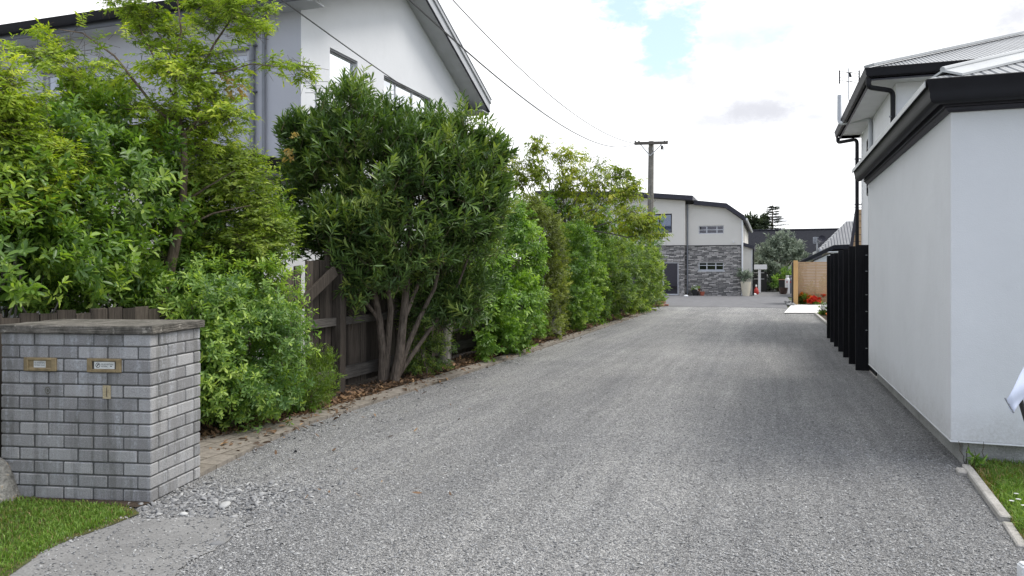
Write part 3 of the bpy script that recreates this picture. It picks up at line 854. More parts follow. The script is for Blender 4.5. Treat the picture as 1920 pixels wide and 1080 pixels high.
def grass(name, P, h, seed, w=.0035, poly=None):
    rng = np.random.default_rng(seed); n = len(P)
    a = rng.uniform(0, 6.28, n); d = np.stack([np.cos(a), np.sin(a), np.zeros(n)], 1)
    hh = h * rng.uniform(.5, 1.3, n); ed = edge_dist(P, poly) / .09 + rng.normal(0, .25, n)
    hh *= np.clip(.45 + .55 * ed, .45, 1); b = np.stack([P[:, 0], P[:, 1], np.full(n, .006)], 1)
    lean = rng.normal(0, .45, (n, 2)); m = b.copy(); m[:, :2] += lean * hh[:, None] * .3; m[:, 2] += hh * .6
    t = b.copy(); t[:, :2] += lean * hh[:, None]; t[:, 2] += hh * (1 - .25 * np.abs(lean).sum(1)).clip(.35, 1)
    v = np.stack([b - d * w, b + d * w, m + d * w * .8, t, m - d * w * .8], 1).reshape(-1, 3)
    k = np.arange(n)[:, None] * 5
    f = np.concatenate([k + np.array([0, 1, 2]), k + np.array([0, 2, 4]), k + np.array([4, 2, 3])], 1).reshape(-1, 3)
    fn = sines(rng, 3.5); tint = np.clip(.53 + .19 * rng.normal(0, 1, n) + .13 * fn(b) - .5 * np.clip(1 - ed, 0, 1) ** 1.5 - .5 * (rng.random(n) < .05), 0, 1)
    o = np_mesh(name, v, f, LM['grass'], np.repeat(tint, 3)); o['kind'] = 'stuff'
    return o
rng = np.random.default_rng(11)
P = gpix(rng, 60000, -160, 280, 925, 1180); P = P[in_poly(P, lawn)]
fn = sines(rng, 5); P = P[fn(np.c_[P, np.zeros(len(P))]) + rng.normal(0, .5, len(P)) > -1.15]
P = P[edge_dist(P, lawn) > rng.exponential(.045, len(P))]
grass('lawn_grass', P, .034, 12, .003, lawn)
P = gpix(rng, 70000, 1780, 2250, 855, 1080); P = P[in_poly(P, verge)]
fn = sines(rng, 4); P = P[fn(np.c_[P, np.zeros(len(P))]) + rng.normal(0, .6, len(P)) > -1.3]
grass('verge_grass', P, .075, 13, .004, verge)


# fallen leaves
def litter(name, P, z, size, seed):
    rng = np.random.default_rng(seed); n = len(P)
    p = np.stack([P[:, 0], P[:, 1], z + np.abs(rng.normal(0, .012, n))], 1)
    a = rng.uniform(0, 6.28, n); d = nrm(np.stack([np.cos(a), np.sin(a), rng.normal(0, .22, n)], 1))
    up = np.array([0, 0, 1.]) + rng.normal(0, .35, (n, 3))
    L = size * rng.uniform(.5, 1.3, n)
    v, q = leaf_geo(p, d, up, L, L * rng.uniform(.25, .5, n), .3, rng.choice([-.3, .3]))
    o = np_mesh(name, v, q, LM['litter'], np.repeat(np.clip(rng.normal(.42, .27, n), 0, 1), 2)); o['kind'] = 'stuff'
rng = np.random.default_rng(14)
n = 7000
Y = 4.7 + 24.6 * rng.random(n) ** 1.3
X = -4.5 - np.abs(rng.normal(0, .28, n)) - .25 * np.clip((6.4 - Y) / 1.5, 0, 1)
litter('bed_leaf_litter', np.stack([X, Y], 1), .016, .075, 15)
n = 620; Y = 5.0 + 24 * rng.random(n) ** 1.2; X = -4.45 + np.abs(rng.normal(0, .2, n))
litter('kerb_leaf_litter', np.stack([X, Y], 1), .034, .07, 16)
n = 34; P = gpix(rng, n, 430, 900, 740, 960); P = P[in_poly(P, drive_poly)]
litter('drive_leaf_litter', P, .012, .06, 17)

# ------------------------------------------------------------------ brick letterbox pillar
PW, PD, PH = 1.07, .60, 1.10
base = G(283, 945)
pil = thing('letterbox_pillar', 'wide grey brick letterbox pillar with weathered concrete cap at the drive entrance', 'letterbox pillar', base, YAW - R(7))
mb = MB(); rg = random.Random(4); ch = .0842; bh = ch - .008; W2 = .0975
mc = MB(); mc.box(-PW + .009, .009, -.05, -.009, PD - .009, PH - .001)
mc.build('mortar', M['mortar'], pil)
def course(length, odd):                    # cuts along one face, from the corner
    x = 0; first = .192 if odd else .09; out = [(0, first)]; x = first + .008
    while x < length - .01:
        e = min(x + .203, length)
        if length - e < .06: e = length
        out.append((x, e)); x = e + .008
    return out
T = .085
for i in range(14):
    z0 = PH - (i + 1) * ch + .004; z1 = z0 + bh
    odd = i % 2 == 0
    def bk(x0, x1, y0, y1):
        j = lambda: rg.uniform(-.0022, .0022)
        mb.box(x0 + j(), y0 + j(), z0 + j() * .5, x1 + j(), y1 + j(), z1 + j() * .5, 0, rg.random())
    for a, b in course(PW, odd)[0 if odd else 1:]:      # front; the corner brick belongs to front and side in turn
        bk(-b, -a, 0, T)
    for a, b in course(PD, not odd)[1 if odd else 0:]:
        bk(-T - (.005 if a < .01 else 0), 0, a, b)
        bk(-PW, -PW + T, max(a, T + .006), b)
    for a, b in course(PW - 2 * T - .012, odd):
        bk(-b - T - .006, -a - T - .006, PD - T, PD)
mb.build('brickwork', M['brick'], pil, bevel=.006)
mb = MB(); mb.box(-PW - .022, -.022, PH, .022, PD + .022, PH + .052)
o = mb.build('cap', M['cap'], pil, bevel=.006)
bm = bmesh.new(); bm.from_mesh(o.data)
bmesh.ops.subdivide_edges(bm, edges=bm.edges, cuts=9, use_grid_fill=True)
rr = random.Random(3)
for v in bm.verts: v.co += Vector((rr.uniform(-1, 1), rr.uniform(-1, 1), rr.uniform(-1, 1))) * .0022
bm.to_mesh(o.data); bm.free()


def text_into(mb, body, x0, x1, z0, z1, y, mi):     # flat lettering facing -y, fitted into a rectangle
    cu = bpy.data.curves.new('lettering', 'FONT'); cu.body = body; cu.resolution_u = 2
    ob = bpy.data.objects.new('lettering', cu); COL.objects.link(ob)
    dg = bpy.context.evaluated_depsgraph_get()
    me = bpy.data.meshes.new_from_object(ob.evaluated_get(dg))
    vs = [v.co.copy() for v in me.vertices]; fs = [tuple(p.vertices) for p in me.polygons]
    bpy.data.objects.remove(ob); bpy.data.curves.remove(cu); bpy.data.meshes.remove(me)
    lx, hx = min(v.x for v in vs), max(v.x for v in vs); lz, hz = min(v.y for v in vs), max(v.y for v in vs)
    mb.add([(x0 + (v.x - lx) / (hx - lx) * (x1 - x0), y, z0 + (v.y - lz) / (hz - lz) * (z1 - z0)) for v in vs], fs, mi)


def slot_plate(x0, x1, z0, z1, sx0, sx1, second):
    mb = MB(); t = .034; f = -.014
    mb.box(x0, f, z0, x0 + t, .004, z1).box(x1 - t, f, z0, x1, .004, z1)
    mb.box(x0 + t, f, z0, x1 - t, .004, z0 + .02).box(x0 + t, f, z1 - .018, x1 - t, .004, z1)
    p = mb.build('letter_slot', M['brass'], pil, bevel=.003)
    fl = MB(); fl.box(x0 + t, -.005, z0 + .02, x1 - t, .003, z1 - .018)
    fl.build('flap', M['brass'] if not second else M['slot'], p)
    st = MB(); a, b, c, d = sx0, sx1, z0 + .023, z1 - .021
    st.box(a, -.0065, c, b, -.0045, d)
    if second:
        cx, cz, r = a + .026, (c + d) / 2, .0165
        for q, (ra, rb) in enumerate(((r, r * .78),)):
            k = 20; vs = [(cx + rr_ * math.cos(6.2832 * i / k), -.0072, cz + rr_ * math.sin(6.2832 * i / k)) for rr_ in (ra, rb) for i in range(k)]
            st.add(vs, [(i, (i + 1) % k, k + (i + 1) % k, k + i) for i in range(k)], 1)
        st.bar((cx - r * .6, -.0072, cz - r * .6), (cx + r * .6, -.0072, cz + r * .6), .0012, .004, 1)
        st.bar((cx - r * .3, -.0076, cz + r * .1), (cx + r * .35, -.0076, cz + r * .35), .001, .006, 1)
        text_into(st, 'NO ADVERTISING', a + .05, b - .006, cz + .001, cz + .0125, -.0072, 1)
        text_into(st, 'MATERIAL', a + .05, a + .096, cz - .0125, cz - .002, -.0072, 1)
        st.bar((b - .03, -.0072, cz - .006), (b - .018, -.0072, cz - .006), .001, .005, 1)
    else:
        text_into(st, 'NO ADVERTISING', a + .007, b - .006, (c + d) / 2 + .003, d - .005, -.0072, 1)
        text_into(st, 'MATERIAL PLEASE', a + .005, b - .005, (c + d) / 2 - .011, (c + d) / 2 - .001, -.0072, 1)
    st.build('sticker', [M['sticker'], M['ink']], p)
    return p
p = slot_plate(-.895, -.662, .850, .938, -.825, -.740, False); p['label'] = 'brass letter slot with small sticker over part of the flap'
p = slot_plate(-.442, -.204, .848, .938, -.393, -.250, True); p['label'] = 'brass letter slot with wide round-symbol sticker'
mb = MB(); mb.box(-.335, -.004, .676, -.281, .003, .762)
mb.bar((-.307, -.0045, .69), (-.305, -.0045, .75), .004, .003, 1)
mb.build('adhesive_patch', [M['adhesive'], M['slot']], pil)
mb = MB()
for r0, r1 in ((.026, .018), (.011, .0)):
    k = 18; vs = [(-.727 + (r * math.cos(6.2832 * i / k)) * .8, -.0035, .722 + r * math.sin(6.2832 * i / k)) for r in (r0, max(r1, .001)) for i in range(k)]
    mb.add(vs, [(i, (i + 1) % k, k + (i + 1) % k, k + i) for i in range(k)])
mb.build('glue_mark', M['residue'], pil)

# standing rock at the pillar's foot
rng = np.random.default_rng(8); bm = bmesh.new(); bmesh.ops.create_icosphere(bm, subdivisions=4, radius=1)
f1, f2 = sines(rng, 2.2), sines(rng, 6)
for v in bm.verts:
    a = np.array([v.co]); k = 1 + .1 * float(f1(a)) + .035 * float(f2(a))
    z = v.co.z
    v.co = Vector((v.co.x * .16 * k * (1 - .3 * max(z, 0)), v.co.y * .13 * k * (1 - .3 * max(z, 0)), z * .27 * k))
me = bpy.data.meshes.new('rock'); bm.to_mesh(me); bm.free(); me.polygons.foreach_set('use_smooth', [True] * len(me.polygons))
o = link('rock', me, None, [M['rock']]); g = G(-10, 938); o.location = (g.x, g.y, -.02)
tag(o, 'rough lichen-stained grey boulder standing against the brick pillar', 'rock')

# ------------------------------------------------------------------ walls with real openings
def wall_x(mb, X, y0, y1, z0, z1, holes, depth, s, mi=0):
    """wall face on the plane x = X looking towards s*x, with reveals of the given depth"""
    ys = sorted({y0, y1, *[h[0] for h in holes], *[h[1] for h in holes]}); zs = sorted({z0, z1, *[h[2] for h in holes], *[h[3] for h in holes]})
    for a, b in zip(ys, ys[1:]):
        for c, d in zip(zs, zs[1:]):
            if any(h[0] <= a and b <= h[1] and h[2] <= c and d <= h[3] for h in holes): continue
            mb.add([(X, a, c), (X, b, c), (X, b, d), (X, a, d)], [(0, 1, 2, 3)], mi)
    i = X - s * depth
    for a, b, c, d in holes:
        mb.add([(X, a, c), (X, b, c), (X, b, d), (X, a, d), (i, a, c), (i, b, c), (i, b, d), (i, a, d)], [(0, 1, 5, 4), (1, 2, 6, 5), (2, 3, 7, 6), (3, 0, 4, 7)], mi)


def wall_y(mb, Y, x0, x1, z0, z1, holes, depth, mi=0):      # the same, looking towards -y
    t = MB(); wall_x(t, 0, x0, x1, z0, z1, holes, depth, 1)
    b = len(mb.v)
    mb.v += [(v[1], Y - v[0], v[2]) for v in t.v]; mb.f += [[b + i for i in f] for f in t.f]; mb.m += [mi] * len(t.f); mb.t += [.5] * len(t.f)


def window_x(parent, X, y0, y1, z0, z1, s, mull, fr=.05, frame='alum', glass='glass', trans=None, name='window'):
    """frame and pane set back into an opening of wall_x"""
    f = X - s * .07; b = X - s * .11
    mb = MB()
    mb.box(b, y0, z0, f, y1, z0 + fr).box(b, y0, z1 - fr, f, y1, z1)
    mb.box(b, y0, z0 + fr, f, y0 + fr, z1 - fr).box(b, y1 - fr, z0 + fr, f, y1, z1 - fr)
    for m in mull: mb.box(b, m - fr * .6, z0 + fr, f - s * .002, m + fr * .6, z1 - fr)
    for t in (trans or []): mb.box(b, y0 + fr, t - fr * .4, f - s * .003, y1 - fr, t + fr * .4)
    w = mb.build(name, M[frame], parent)
    g = MB(); g.box(X - s * .10, y0 + fr * .9, z0 + fr * .9, X - s * .085, y1 - fr * .9, z1 - fr * .9)
    g.build('pane', M[glass], w)
    return w


def window_y(parent, Y, x0, x1, z0, z1, mull, fr=.05, frame='alum', glass='glass', trans=None, name='window'):
    f = Y + .06; b = Y + .11
    mb = MB()
    mb.box(x0, f, z0, x1, b, z0 + fr).box(x0, f, z1 - fr, x1, b, z1)
    mb.box(x0, f, z0 + fr, x0 + fr, b, z1 - fr).box(x1 - fr, f, z0 + fr, x1, b, z1 - fr)
    for m in mull: mb.box(m - fr * .6, f + .002, z0 + fr, m + fr * .6, b, z1 - fr)
    for t in (trans or []): mb.box(x0 + fr, f + .003, t - fr * .4, x1 - fr, b, t + fr * .4)
    w = mb.build(name, M[frame], parent)
    g = MB(); g.box(x0 + fr * .9, Y + .08, z0 + fr * .9, x1 - fr * .9, Y + .10, z1 - fr * .9)
    g.build('pane', M[glass], w)
    return w


# ------------------------------------------------------------------ house at the left: gable end towards the drive
HX, HY0, HY1, HE = -7.5, 10.8, 18.08, 5.98
HR = (HY0 + HY1) / 2; SL = .43; HRZ = HE + SL * (HY1 - HR); HEF = 6.2; SLF = (HRZ - HEF) / (HR - HY0)
house = thing('gable_house', 'large two-storey pale rendered house with a steep gable end, behind the hedge at left', 'house', (0, 0, 0))
wins = [(11.68, 12.64, 4.97, 5.55), (13.68, 15.95, 4.3, 5.55)]
mb = MB()
low = [(8.35, 9.75, .95, 2.35)]
wall_x(mb, HX, HY0, HY1, 0, HE, wins, .14, 1)
mb.add([(HX, HY0, HE), (HX, HY1, HE), (HX, HR, HRZ), (HX, HY0, HEF)], [(0, 1, 2, 3)])
mb.add([(-20, HY1, 0), (HX, HY1, 0), (HX, HY1, HE), (-20, HY1, HE), (-20, HY0, 0), (-20, HY0, HEF), (-20, HR, HRZ)], [(0, 1, 2, 3), (4, 0, 3, 6, 5)])
fw = [(-9.75, -8.6, 4.35, 5.35), (-13.4, -11.6, 4.35, 5.35), (-17.3, -15.2, 4.35, 5.35)]
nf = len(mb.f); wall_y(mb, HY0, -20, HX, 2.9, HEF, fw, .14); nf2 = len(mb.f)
wall_x(mb, HX, 2.5, HY0, 0, 3.0, low, .14, 1)
mb.add([(-20, 2.5, 0), (HX, 2.5, 0), (HX, 2.5, 3.0), (-20, 2.5, 3.0)], [(0, 1, 2, 3)])
me = bpy.data.meshes.new('wall'); me.from_pydata(mb.v, [], mb.f)
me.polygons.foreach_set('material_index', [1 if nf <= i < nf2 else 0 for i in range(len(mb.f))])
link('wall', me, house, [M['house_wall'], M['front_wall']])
w = window_x(house, HX, *wins[0], 1, [])
w = window_x(house, HX, *wins[1], 1, [14.32, 15.1])
window_x(house, HX, *low[0], 1, [9.05], glass='dark_glass')
for f in fw: window_y(house, HY0, *f, [(f[0] + f[1]) / 2], glass='blind_glass')
mb = MB()                                   # shade of the recess painted as dark strips in gable windows; hoods over front windows
for y0, y1, z0, z1 in wins: mb = MB(); mb.box(HX - .069, y0 + .002, z1 - .035, HX - .02, y1 - .002, z1 - .002); mb.build('head_shade_and_hood', M['shade_and_hood'], house)
for x0, x1, z0, z1 in fw: mb = MB(); mb.box(x0 - .04, HY0 - .05, z1 + .004, x1 + .04, HY0 - .002, z1 + .045); mb.build('head_shade_and_hood', M['shade_and_hood'], house)
# roof: two slabs, eaves and verge overhanging by half a metre
OV, OE = .50, .47
def slab(side, a, b, mb, x0, x1):           # a, b: heights of underside and top above the wall plane line
    ye = HR + side * (HY1 - HR + OE); ze = HRZ - (SL if side > 0 else SLF) * (HY1 - HR + OE)
    mb.prism([(HR, HRZ + a), (ye, ze + a), (ye, ze + b), (HR, HRZ + b)], 'x', x0, x1)
mb = MB()
for s in (-1, 1): slab(s, .0, .20, mb, -20.4, HX + OV - .03)
mb.build('roof', M['zinc_y'], house)
mb = MB()
for s in (-1, 1): slab(s, -.025, -.004, mb, HX + .004, HX + OV - .035)
mb.build('soffit', M['soffit'], house)
mb = MB()
for s in (-1, 1):
    slab(s, -.05, .16, mb, HX + OV - .028, HX + OV)
    slab(s, .163, .25, mb, HX + OV - .01, HX + OV + .035)
    slab(s, .262, .285, mb, HX + OV - .02, HX + OV + .05)
mb.build('barge_board', M['barge'], house)
mb = MB()
for s in (-1, 1): slab(s, .252, .260, mb, HX + OV - .02, HX + OV + .02); slab(s, -.062, -.052, mb, HX + OV - .04, HX + OV + .006)
mb.build('barge_trim', M['dark_fascia'], house)
# boxed eaves: flat soffit, fascia and gutter along both long sides
ye = HY0 - OE; zb = HE - SL * OE; ze = HEF - SLF * OE
mb = MB()
mb.box(-20.4, ye + .02, ze - .10, HX + OV - .04, HY0 - .002, ze - .075)
mb.build('eaves_soffit', M['soffit'], house); mb = MB()
mb.box(-20.4, HY1 + .002, zb - .10, HX + OV - .04, HY1 + OE - .02, zb - .075)
mb.build('eaves_soffit', M['soffit'], house)
mb = MB(); mb.box(-20.4, ye - .02, ze - .12, HX + OV - .04, ye + .018, ze + .06)
mb.build('fascia', M['grey_gutter'], house); mb = MB()
mb.box(-20.4, HY1 + OE - .018, zb - .12, HX + OV - .04, HY1 + OE + .02, zb + .06)
mb.build('fascia', M['grey_gutter'], house)
GPROF = [(0, .02), (.02, -.06), (.05, -.085), (.09, -.085), (.12, -.05), (.13, .03), (.145, .06), (.135, .07), (0, .06)]
mb = MB(); mb.sweep([(-20.4, ye - .022), (HX + OV - .06, ye - .022)], GPROF, 0, ze + .06)
mb.build('gutter', M['black_gutter'], house, smooth=True); mb = MB()
mb.sweep([(HX + OV - .06, HY1 + OE + .022), (-20.4, HY1 + OE + .022)], GPROF, 0, zb + .06)
mb.build('gutter', M['black_gutter'], house, smooth=True)
# white return at the foot of the near verge
mb = MB(); mb.prism([(ye - .03, ze - .16), (ye + 1.3, ze - .16 + 1.33 * SLF), (ye + 1.3, ze + .3 + 1.33 * SLF), (ye - .03, ze + .12)], 'x', HX + OV - .035, HX + OV + .036)
mb.build('verge_return', M['barge'], house)
# downpipe on the front wall, landing on the lower roof
mb = MB(); mb.tube([(HX - .95, ye + .12, ze - .1), (HX - .95, HY0 - .06, ze - .38), (HX - .95, HY0 - .06, 3.28)], .045, 10)
mb.tube([(HX - .72, HY0 - .05, ze - .1), (HX - .72, HY0 - .05, 3.28)], .03, 8)
for z in (3.6, 4.6, 5.4): mb.box(HX - 1.02, HY0 - .12, z, HX - .88, HY0 - .003, z + .03)
mb.build('downpipe', M['grey_pipe'], house, smooth=True)
# lower front part: shallow roof with gutter facing the drive
mb = MB(); mb.prism([(HX + .28, 3.12), (-20, 3.5), (-20, 3.6), (HX + .28, 3.2)], 'y', 2.1, HY0 - .004)
mb.build('lower_roof', M['zinc'], house)
mb = MB(); mb.box(HX + .002, 2.1, 3.0, HX + .26, HY0 + .12, 3.03)
mb.build('lower_soffit', M['soffit'], house)
mb = MB(); mb.box(HX + .26, 2.1, 2.99, HX + .29, HY0 + .14, 3.17); mb.box(HX + .002, HY0 + .12, 2.99, HX + .258, HY0 + .15, 3.17)
mb.build('lower_fascia', M['grey_pipe'], house)
mb = MB(); mb.sweep([(HX + .292, 2.1), (HX + .292, HY0 + .16)], GPROF, 0, 3.16)
mb.build('lower_gutter', M['black_gutter'], house, smooth=True)
# aerial standing in front of the gable wall, on the lower roof
ant = thing('tv_antenna', 'thin comb-shaped television aerial sticking out in front of the gable wall', 'antenna', (0, 0, 0))
mb = MB(); b0 = at(592, 165, 11.9)
mb.tube([at(592, 285, 11.9), at(592, 150, 11.9)], .012, 6); mb.build('mast', M['steel'], ant)
mb = MB()
mb.tube([at(565, 143, 12.3), at(594, 168, 11.8)], .008, 6)
for k in range(8):
    p = at(566 + k * 3.7, 144.5 + k * 3.1, 12.25 - k * .06); r = Vector((CY, SY, 0)) * (.07 + .012 * k)
    mb.tube([p - r, p + r], .004, 5)
mb.tube([at(572, 174, 11.9), at(612, 174, 11.9)], .005, 5); mb.tube([at(570, 153, 11.9), at(615, 153, 11.9)], .005, 5)
mb.build('boom', M['steel'], ant)
root_to(ant, at(592, 285, 11.9))

# ------------------------------------------------------------------ garage at the right
GX, GY, GB, GT = 1.33, 6.57, .20, 2.78
gar = thing('garage', 'white plastered single-storey garage with heavy black gutter at the right of the drive', 'garage', (0, 0, 0))
mb = MB(); mb.box(GX, GY, GB, 9, 11.62, GT + .1); mb.build('wall', M['white_wall'], gar, bevel=.004)
mb = MB(); mb.box(GX + .10, GY + .09, -.1, 9 - .05, 11.55, GB - .003); mb.build('foundation', M['found'], gar)
mb = MB(); mb.box(GX - .004, GY - .004, GB - .012, 9, GY + .03, GB - .001); mb.box(GX - .004, GY + .031, GB - .012, GX + .03, 11.62, GB - .001)
mb.build('drip_flashing', M['white_trim'], gar)
path = [(GX, 11.66), (GX, GY), (9.0, GY)]
mb = MB(); mb.sweep(path, [(.002, 2.735), (.018, 2.735), (.03, 2.75), (.045, 2.758), (.045, 2.768), (.002, 2.768)])
mb.build('trim', M['dark_fascia'], gar, smooth=True)
mb = MB(); mb.sweep(path, [(.004, 2.772), (.062, 2.772), (.062, 2.93), (.004, 2.93)])
mb.build('fascia', M['dark_fascia'], gar)
mb = MB(); mb.sweep(path, [(.066, 2.84), (.08, 2.80), (.10, 2.785), (.14, 2.785), (.165, 2.80), (.175, 2.83), (.175, 2.855), (.185, 2.90), (.20, 2.945), (.205, 2.96), (.198, 2.966), (.19, 2.955), (.066, 2.955)])
mb.build('gutter', M['black_gutter'], gar, smooth=True)
mb = MB(); mb.box(GX - .212, GY + .02 - .2, 2.905, GX - .2055, 11.66, 2.952); mb.box(GX - .19, GY - .17, 2.958, GX - .12, 11.66, 2.972); mb.build('pale_strip', M['roof_cap'], gar)  # pale strips on the left gutter's face and top
gx, gy, gz, pt = GX - .19, GY - .19, 2.967, .37
ex, ey = 9.2, 11.66
rl = (ey - gy) / 2
a = (gx, gy, gz); b = (ex, gy, gz); c = (ex, ey, gz); d = (gx, ey, gz)
r0 = (gx + rl, gy + rl, gz + rl * pt); r1 = (ex, gy + rl, gz + rl * pt)
mb = MB(); mb.add([a, b, r1, r0], [(0, 1, 2, 3)]); mb.build('roof_front', M['zinc'], gar)
mb = MB(); mb.add([d, a, r0], [(0, 1, 2)]); mb.add([c, d, r0, r1], [(0, 1, 2, 3)]); mb.build('roof_side', M['zinc_y'], gar)
mb = MB()
v = Vector
h0, h1 = v(a) + v((.12, .12, .06)), v(r0) + v((0, 0, .03))
for s in (1, -1):
    q = v((.11 * s, -.11 * s, -.035))
    mb.add([h0 + v((0, 0, .03)), h0 + q, h1 + q, h1 + v((0, 0, .03)), h0 + v((0, 0, .012)), h0 + q - v((0, 0, .018)), h1 + q - v((0, 0, .018)), h1 + v((0, 0, .012))],
           [(0, 1, 2, 3), (7, 6, 5, 4), (0, 4, 5, 1), (1, 5, 6, 2), (2, 6, 7, 3)])
mb.tube([h0 + v((0, 0, .03)), h1 + v((0, 0, .03))], .022, 8)
mb.build('hip_cap', M['roof_cap'], gar, smooth=True)

# ------------------------------------------------------------------ two-storey house behind the garage
RX, RY, RE = 2.5, 17.3, 5.42
rh = thing('hip_roof_house', 'white two-storey house with corrugated hip roof and black downpipes, behind the garage', 'house', (0, 0, 0))
mb = MB(); hole = [(21.2, 22.1, 3.55, 5.0)]
wall_x(mb, RX, RY, 23.5, 0, RE, hole, .12, -1)
mb.add([(RX, RY, 0), (14, RY, 0), (14, RY, RE), (RX, RY, RE), (RX, 23.5, 0), (14, 23.5, 0), (14, 23.5, RE), (RX, 23.5, RE)], [(0, 1, 2, 3), (5, 4, 7, 6)])
me = bpy.data.meshes.new('wall'); me.from_pydata(mb.v, [], mb.f)
link('wall', me, rh, [M['white_wall']])
mb = MB()
y0, y1, z0, z1 = hole[0]
mb.box(RX - .02, y0 - .03, z0, RX + .06, y0 + .02, z1).box(RX - .02, y1 - .02, z0, RX + .06, y1 + .03, z1)
k = 7
for i in range(k + 1):
    z = z0 + (z1 - z0) * i / k; mb.box(RX - .015, y0 + .021, z - .03, RX + .05, y1 - .021, z + .03)
w = mb.build('window', M['black_gutter'], rh)
mb = MB(); mb.box(RX + .07, y0, z0, RX + .09, y1, z1); mb.build('pane', M['dark_glass'], w)
# black louvred screen lower on the same wall
mb = MB()
for i in range(26):
    z = 1.9 + i * .062; mb.add([(RX - .12, 18.3, z), (RX - .01, 18.3, z + .05), (RX - .01, 20.2, z + .05), (RX - .12, 20.2, z), (RX - .12, 18.3, z + .012), (RX - .01, 18.3, z + .062), (RX - .01, 20.2, z + .062), (RX - .12, 20.2, z + .012)],
                               [(0, 1, 2, 3), (4, 7, 6, 5), (0, 4, 5, 1), (3, 2, 6, 7), (0, 3, 7, 4)])
mb.build('louvre_screen', M['black_gutter'], rh)
ex0, ex1, ey0, ey1, ez = 1.93, 14.6, 16.73, 24.1, RE + .14
mb = MB(); mb.box(ex0 + .03, ey0 + .03, RE, ex1, RY - .003, RE + .025).box(ex0 + .03, RY, RE, RX - .003, ey1 - .03, RE + .025).box(ex0 + .03, 23.505, RE, ex1, ey1 - .031, RE + .026)
mb.build('soffit', M['white_soffit'], rh)
path = [(ex0 + .03, ey1), (ex0 + .03, ey0 + .03), (ex1, ey0 + .03)]
mb = MB(); mb.sweep(path, [(-.025, RE - .03), (.0, RE - .03), (.0, RE + .2), (-.025, RE + .2)]); mb.build('fascia', M['dark_fascia'], rh)
mb = MB(); mb.sweep(path, [(.003, .07), (.02, -.01), (.05, -.02), (.085, -.01), (.1, .03), (.11, .1), (.13, .15), (.12, .16), (.003, .15)], 0, RE + .05)
mb.build('gutter', M['black_gutter'], rh, smooth=True)
qx, qy, qz = ex0 - .06, ey0 - .06, RE + .205; qy1 = ey1 + .05
rl = (qy1 - qy) / 2; pt = .38
a = (qx, qy, qz); b = (ex1, qy, qz); c = (ex1, qy1, qz); d = (qx, qy1, qz); r0 = (qx + rl, qy + rl, qz + rl * pt); r1 = (ex1, qy + rl, qz + rl * pt)
mb = MB(); mb.add([a, b, r1, r0], [(0, 1, 2, 3)]); mb.build('roof_front', M['zinc'], rh)
mb = MB(); mb.add([d, a, r0], [(0, 1, 2)]); mb.add([c, d, r0, r1], [(0, 1, 2, 3)]); mb.build('roof_side', M['zinc_y'], rh)
mb = MB(); mb.bar(v(a) + v((.05, .05, .06)), v(r0) + v((0, 0, .04)), .24, .05); mb.build('hip_cap', M['roof_cap'], rh)
def pipe(pts, r, name, mat, parent, n=10):
    mb = MB(); P = [v(p) for p in pts]; out = [P[0]]
    for i in range(1, len(P) - 1):          # round the corners
        a_, b_ = (P[i - 1] - P[i]), (P[i + 1] - P[i]); k = min(.12, a_.length / 2, b_.length / 2)
        s_, e_ = P[i] + a_.normalized() * k, P[i] + b_.normalized() * k
        for t in (0, .33, .66, 1): out.append(s_.lerp(P[i], t).lerp(P[i].lerp(e_, t), t))
    out.append(P[-1]); mb.tube(out, r, n)
    return mb.build(name, mat, parent, smooth=True)
pipe([(ex0 - .02, ey0 + .0, RE + .0), (ex0 - .02, ey0 + .0, RE - .17), (RX - .07, RY - .07, RE - .17), (RX - .07, RY - .07, .05)], .05, 'downpipe', M['black_gutter'], rh)
pipe([(ex0 - .02, ey1 - .25, RE + .0), (ex0 - .02, ey1 - .25, RE - .14), (RX - .12, 23.42, RE - .14), (RX - .12, 23.42, .05)], .05, 'downpipe', M['black_gutter'], rh)
for z in (2.0, 3.4, 4.7):
    mb = MB(); mb.box(RX - .14, RY - .1, z, RX - .002, RY - .05, z + .03); mb.build('pipe_bracket', M['grey_pipe'], rh)
    mb = MB(); mb.box(RX - .19, 23.40, z, RX - .002, 23.44, z + .03); mb.build('pipe_bracket', M['grey_pipe'], rh)
pipe([(ex0 - .13, 22.0, RE + .85), (ex0 - .13, 22.0, RE + .08), (RX - .06, 21.0, RE - .02), (RX - .06, 20.95, RE - 1.0), (RX - .06, 20.95, .1)], .055, 'service_conduit', M['pvc'], rh)
ant = thing('tv_antenna', 'square panel television aerial on a bent mast at the eave of the hip-roofed house', 'antenna', (0, 0, 0))
d = 18.9; bz = at(1617, 196, d)
pipe([bz, at(1594, 196, d), at(1591, 185, d), at(1591, 128, d)], .012, 'mast', M['steel'], ant, 6)
mb = MB()
for px in (1574, 1611): mb.bar(at(px, 132, d), at(px, 157, d), .03, .02)
for a_, b_ in (((1574, 133), (1611, 139)), ((1574, 139), (1611, 133)), ((1574, 150), (1611, 156)), ((1574, 156), (1611, 150)), ((1574, 145), (1611, 144))):
    mb.tube([at(*a_, d), at(*b_, d)], .006, 5)
mb.tube([at(1592, 136, d), at(1595, 144, d)], .03, 6); mb.build('panel', M['black_gutter'], ant)
root_to(ant, bz)

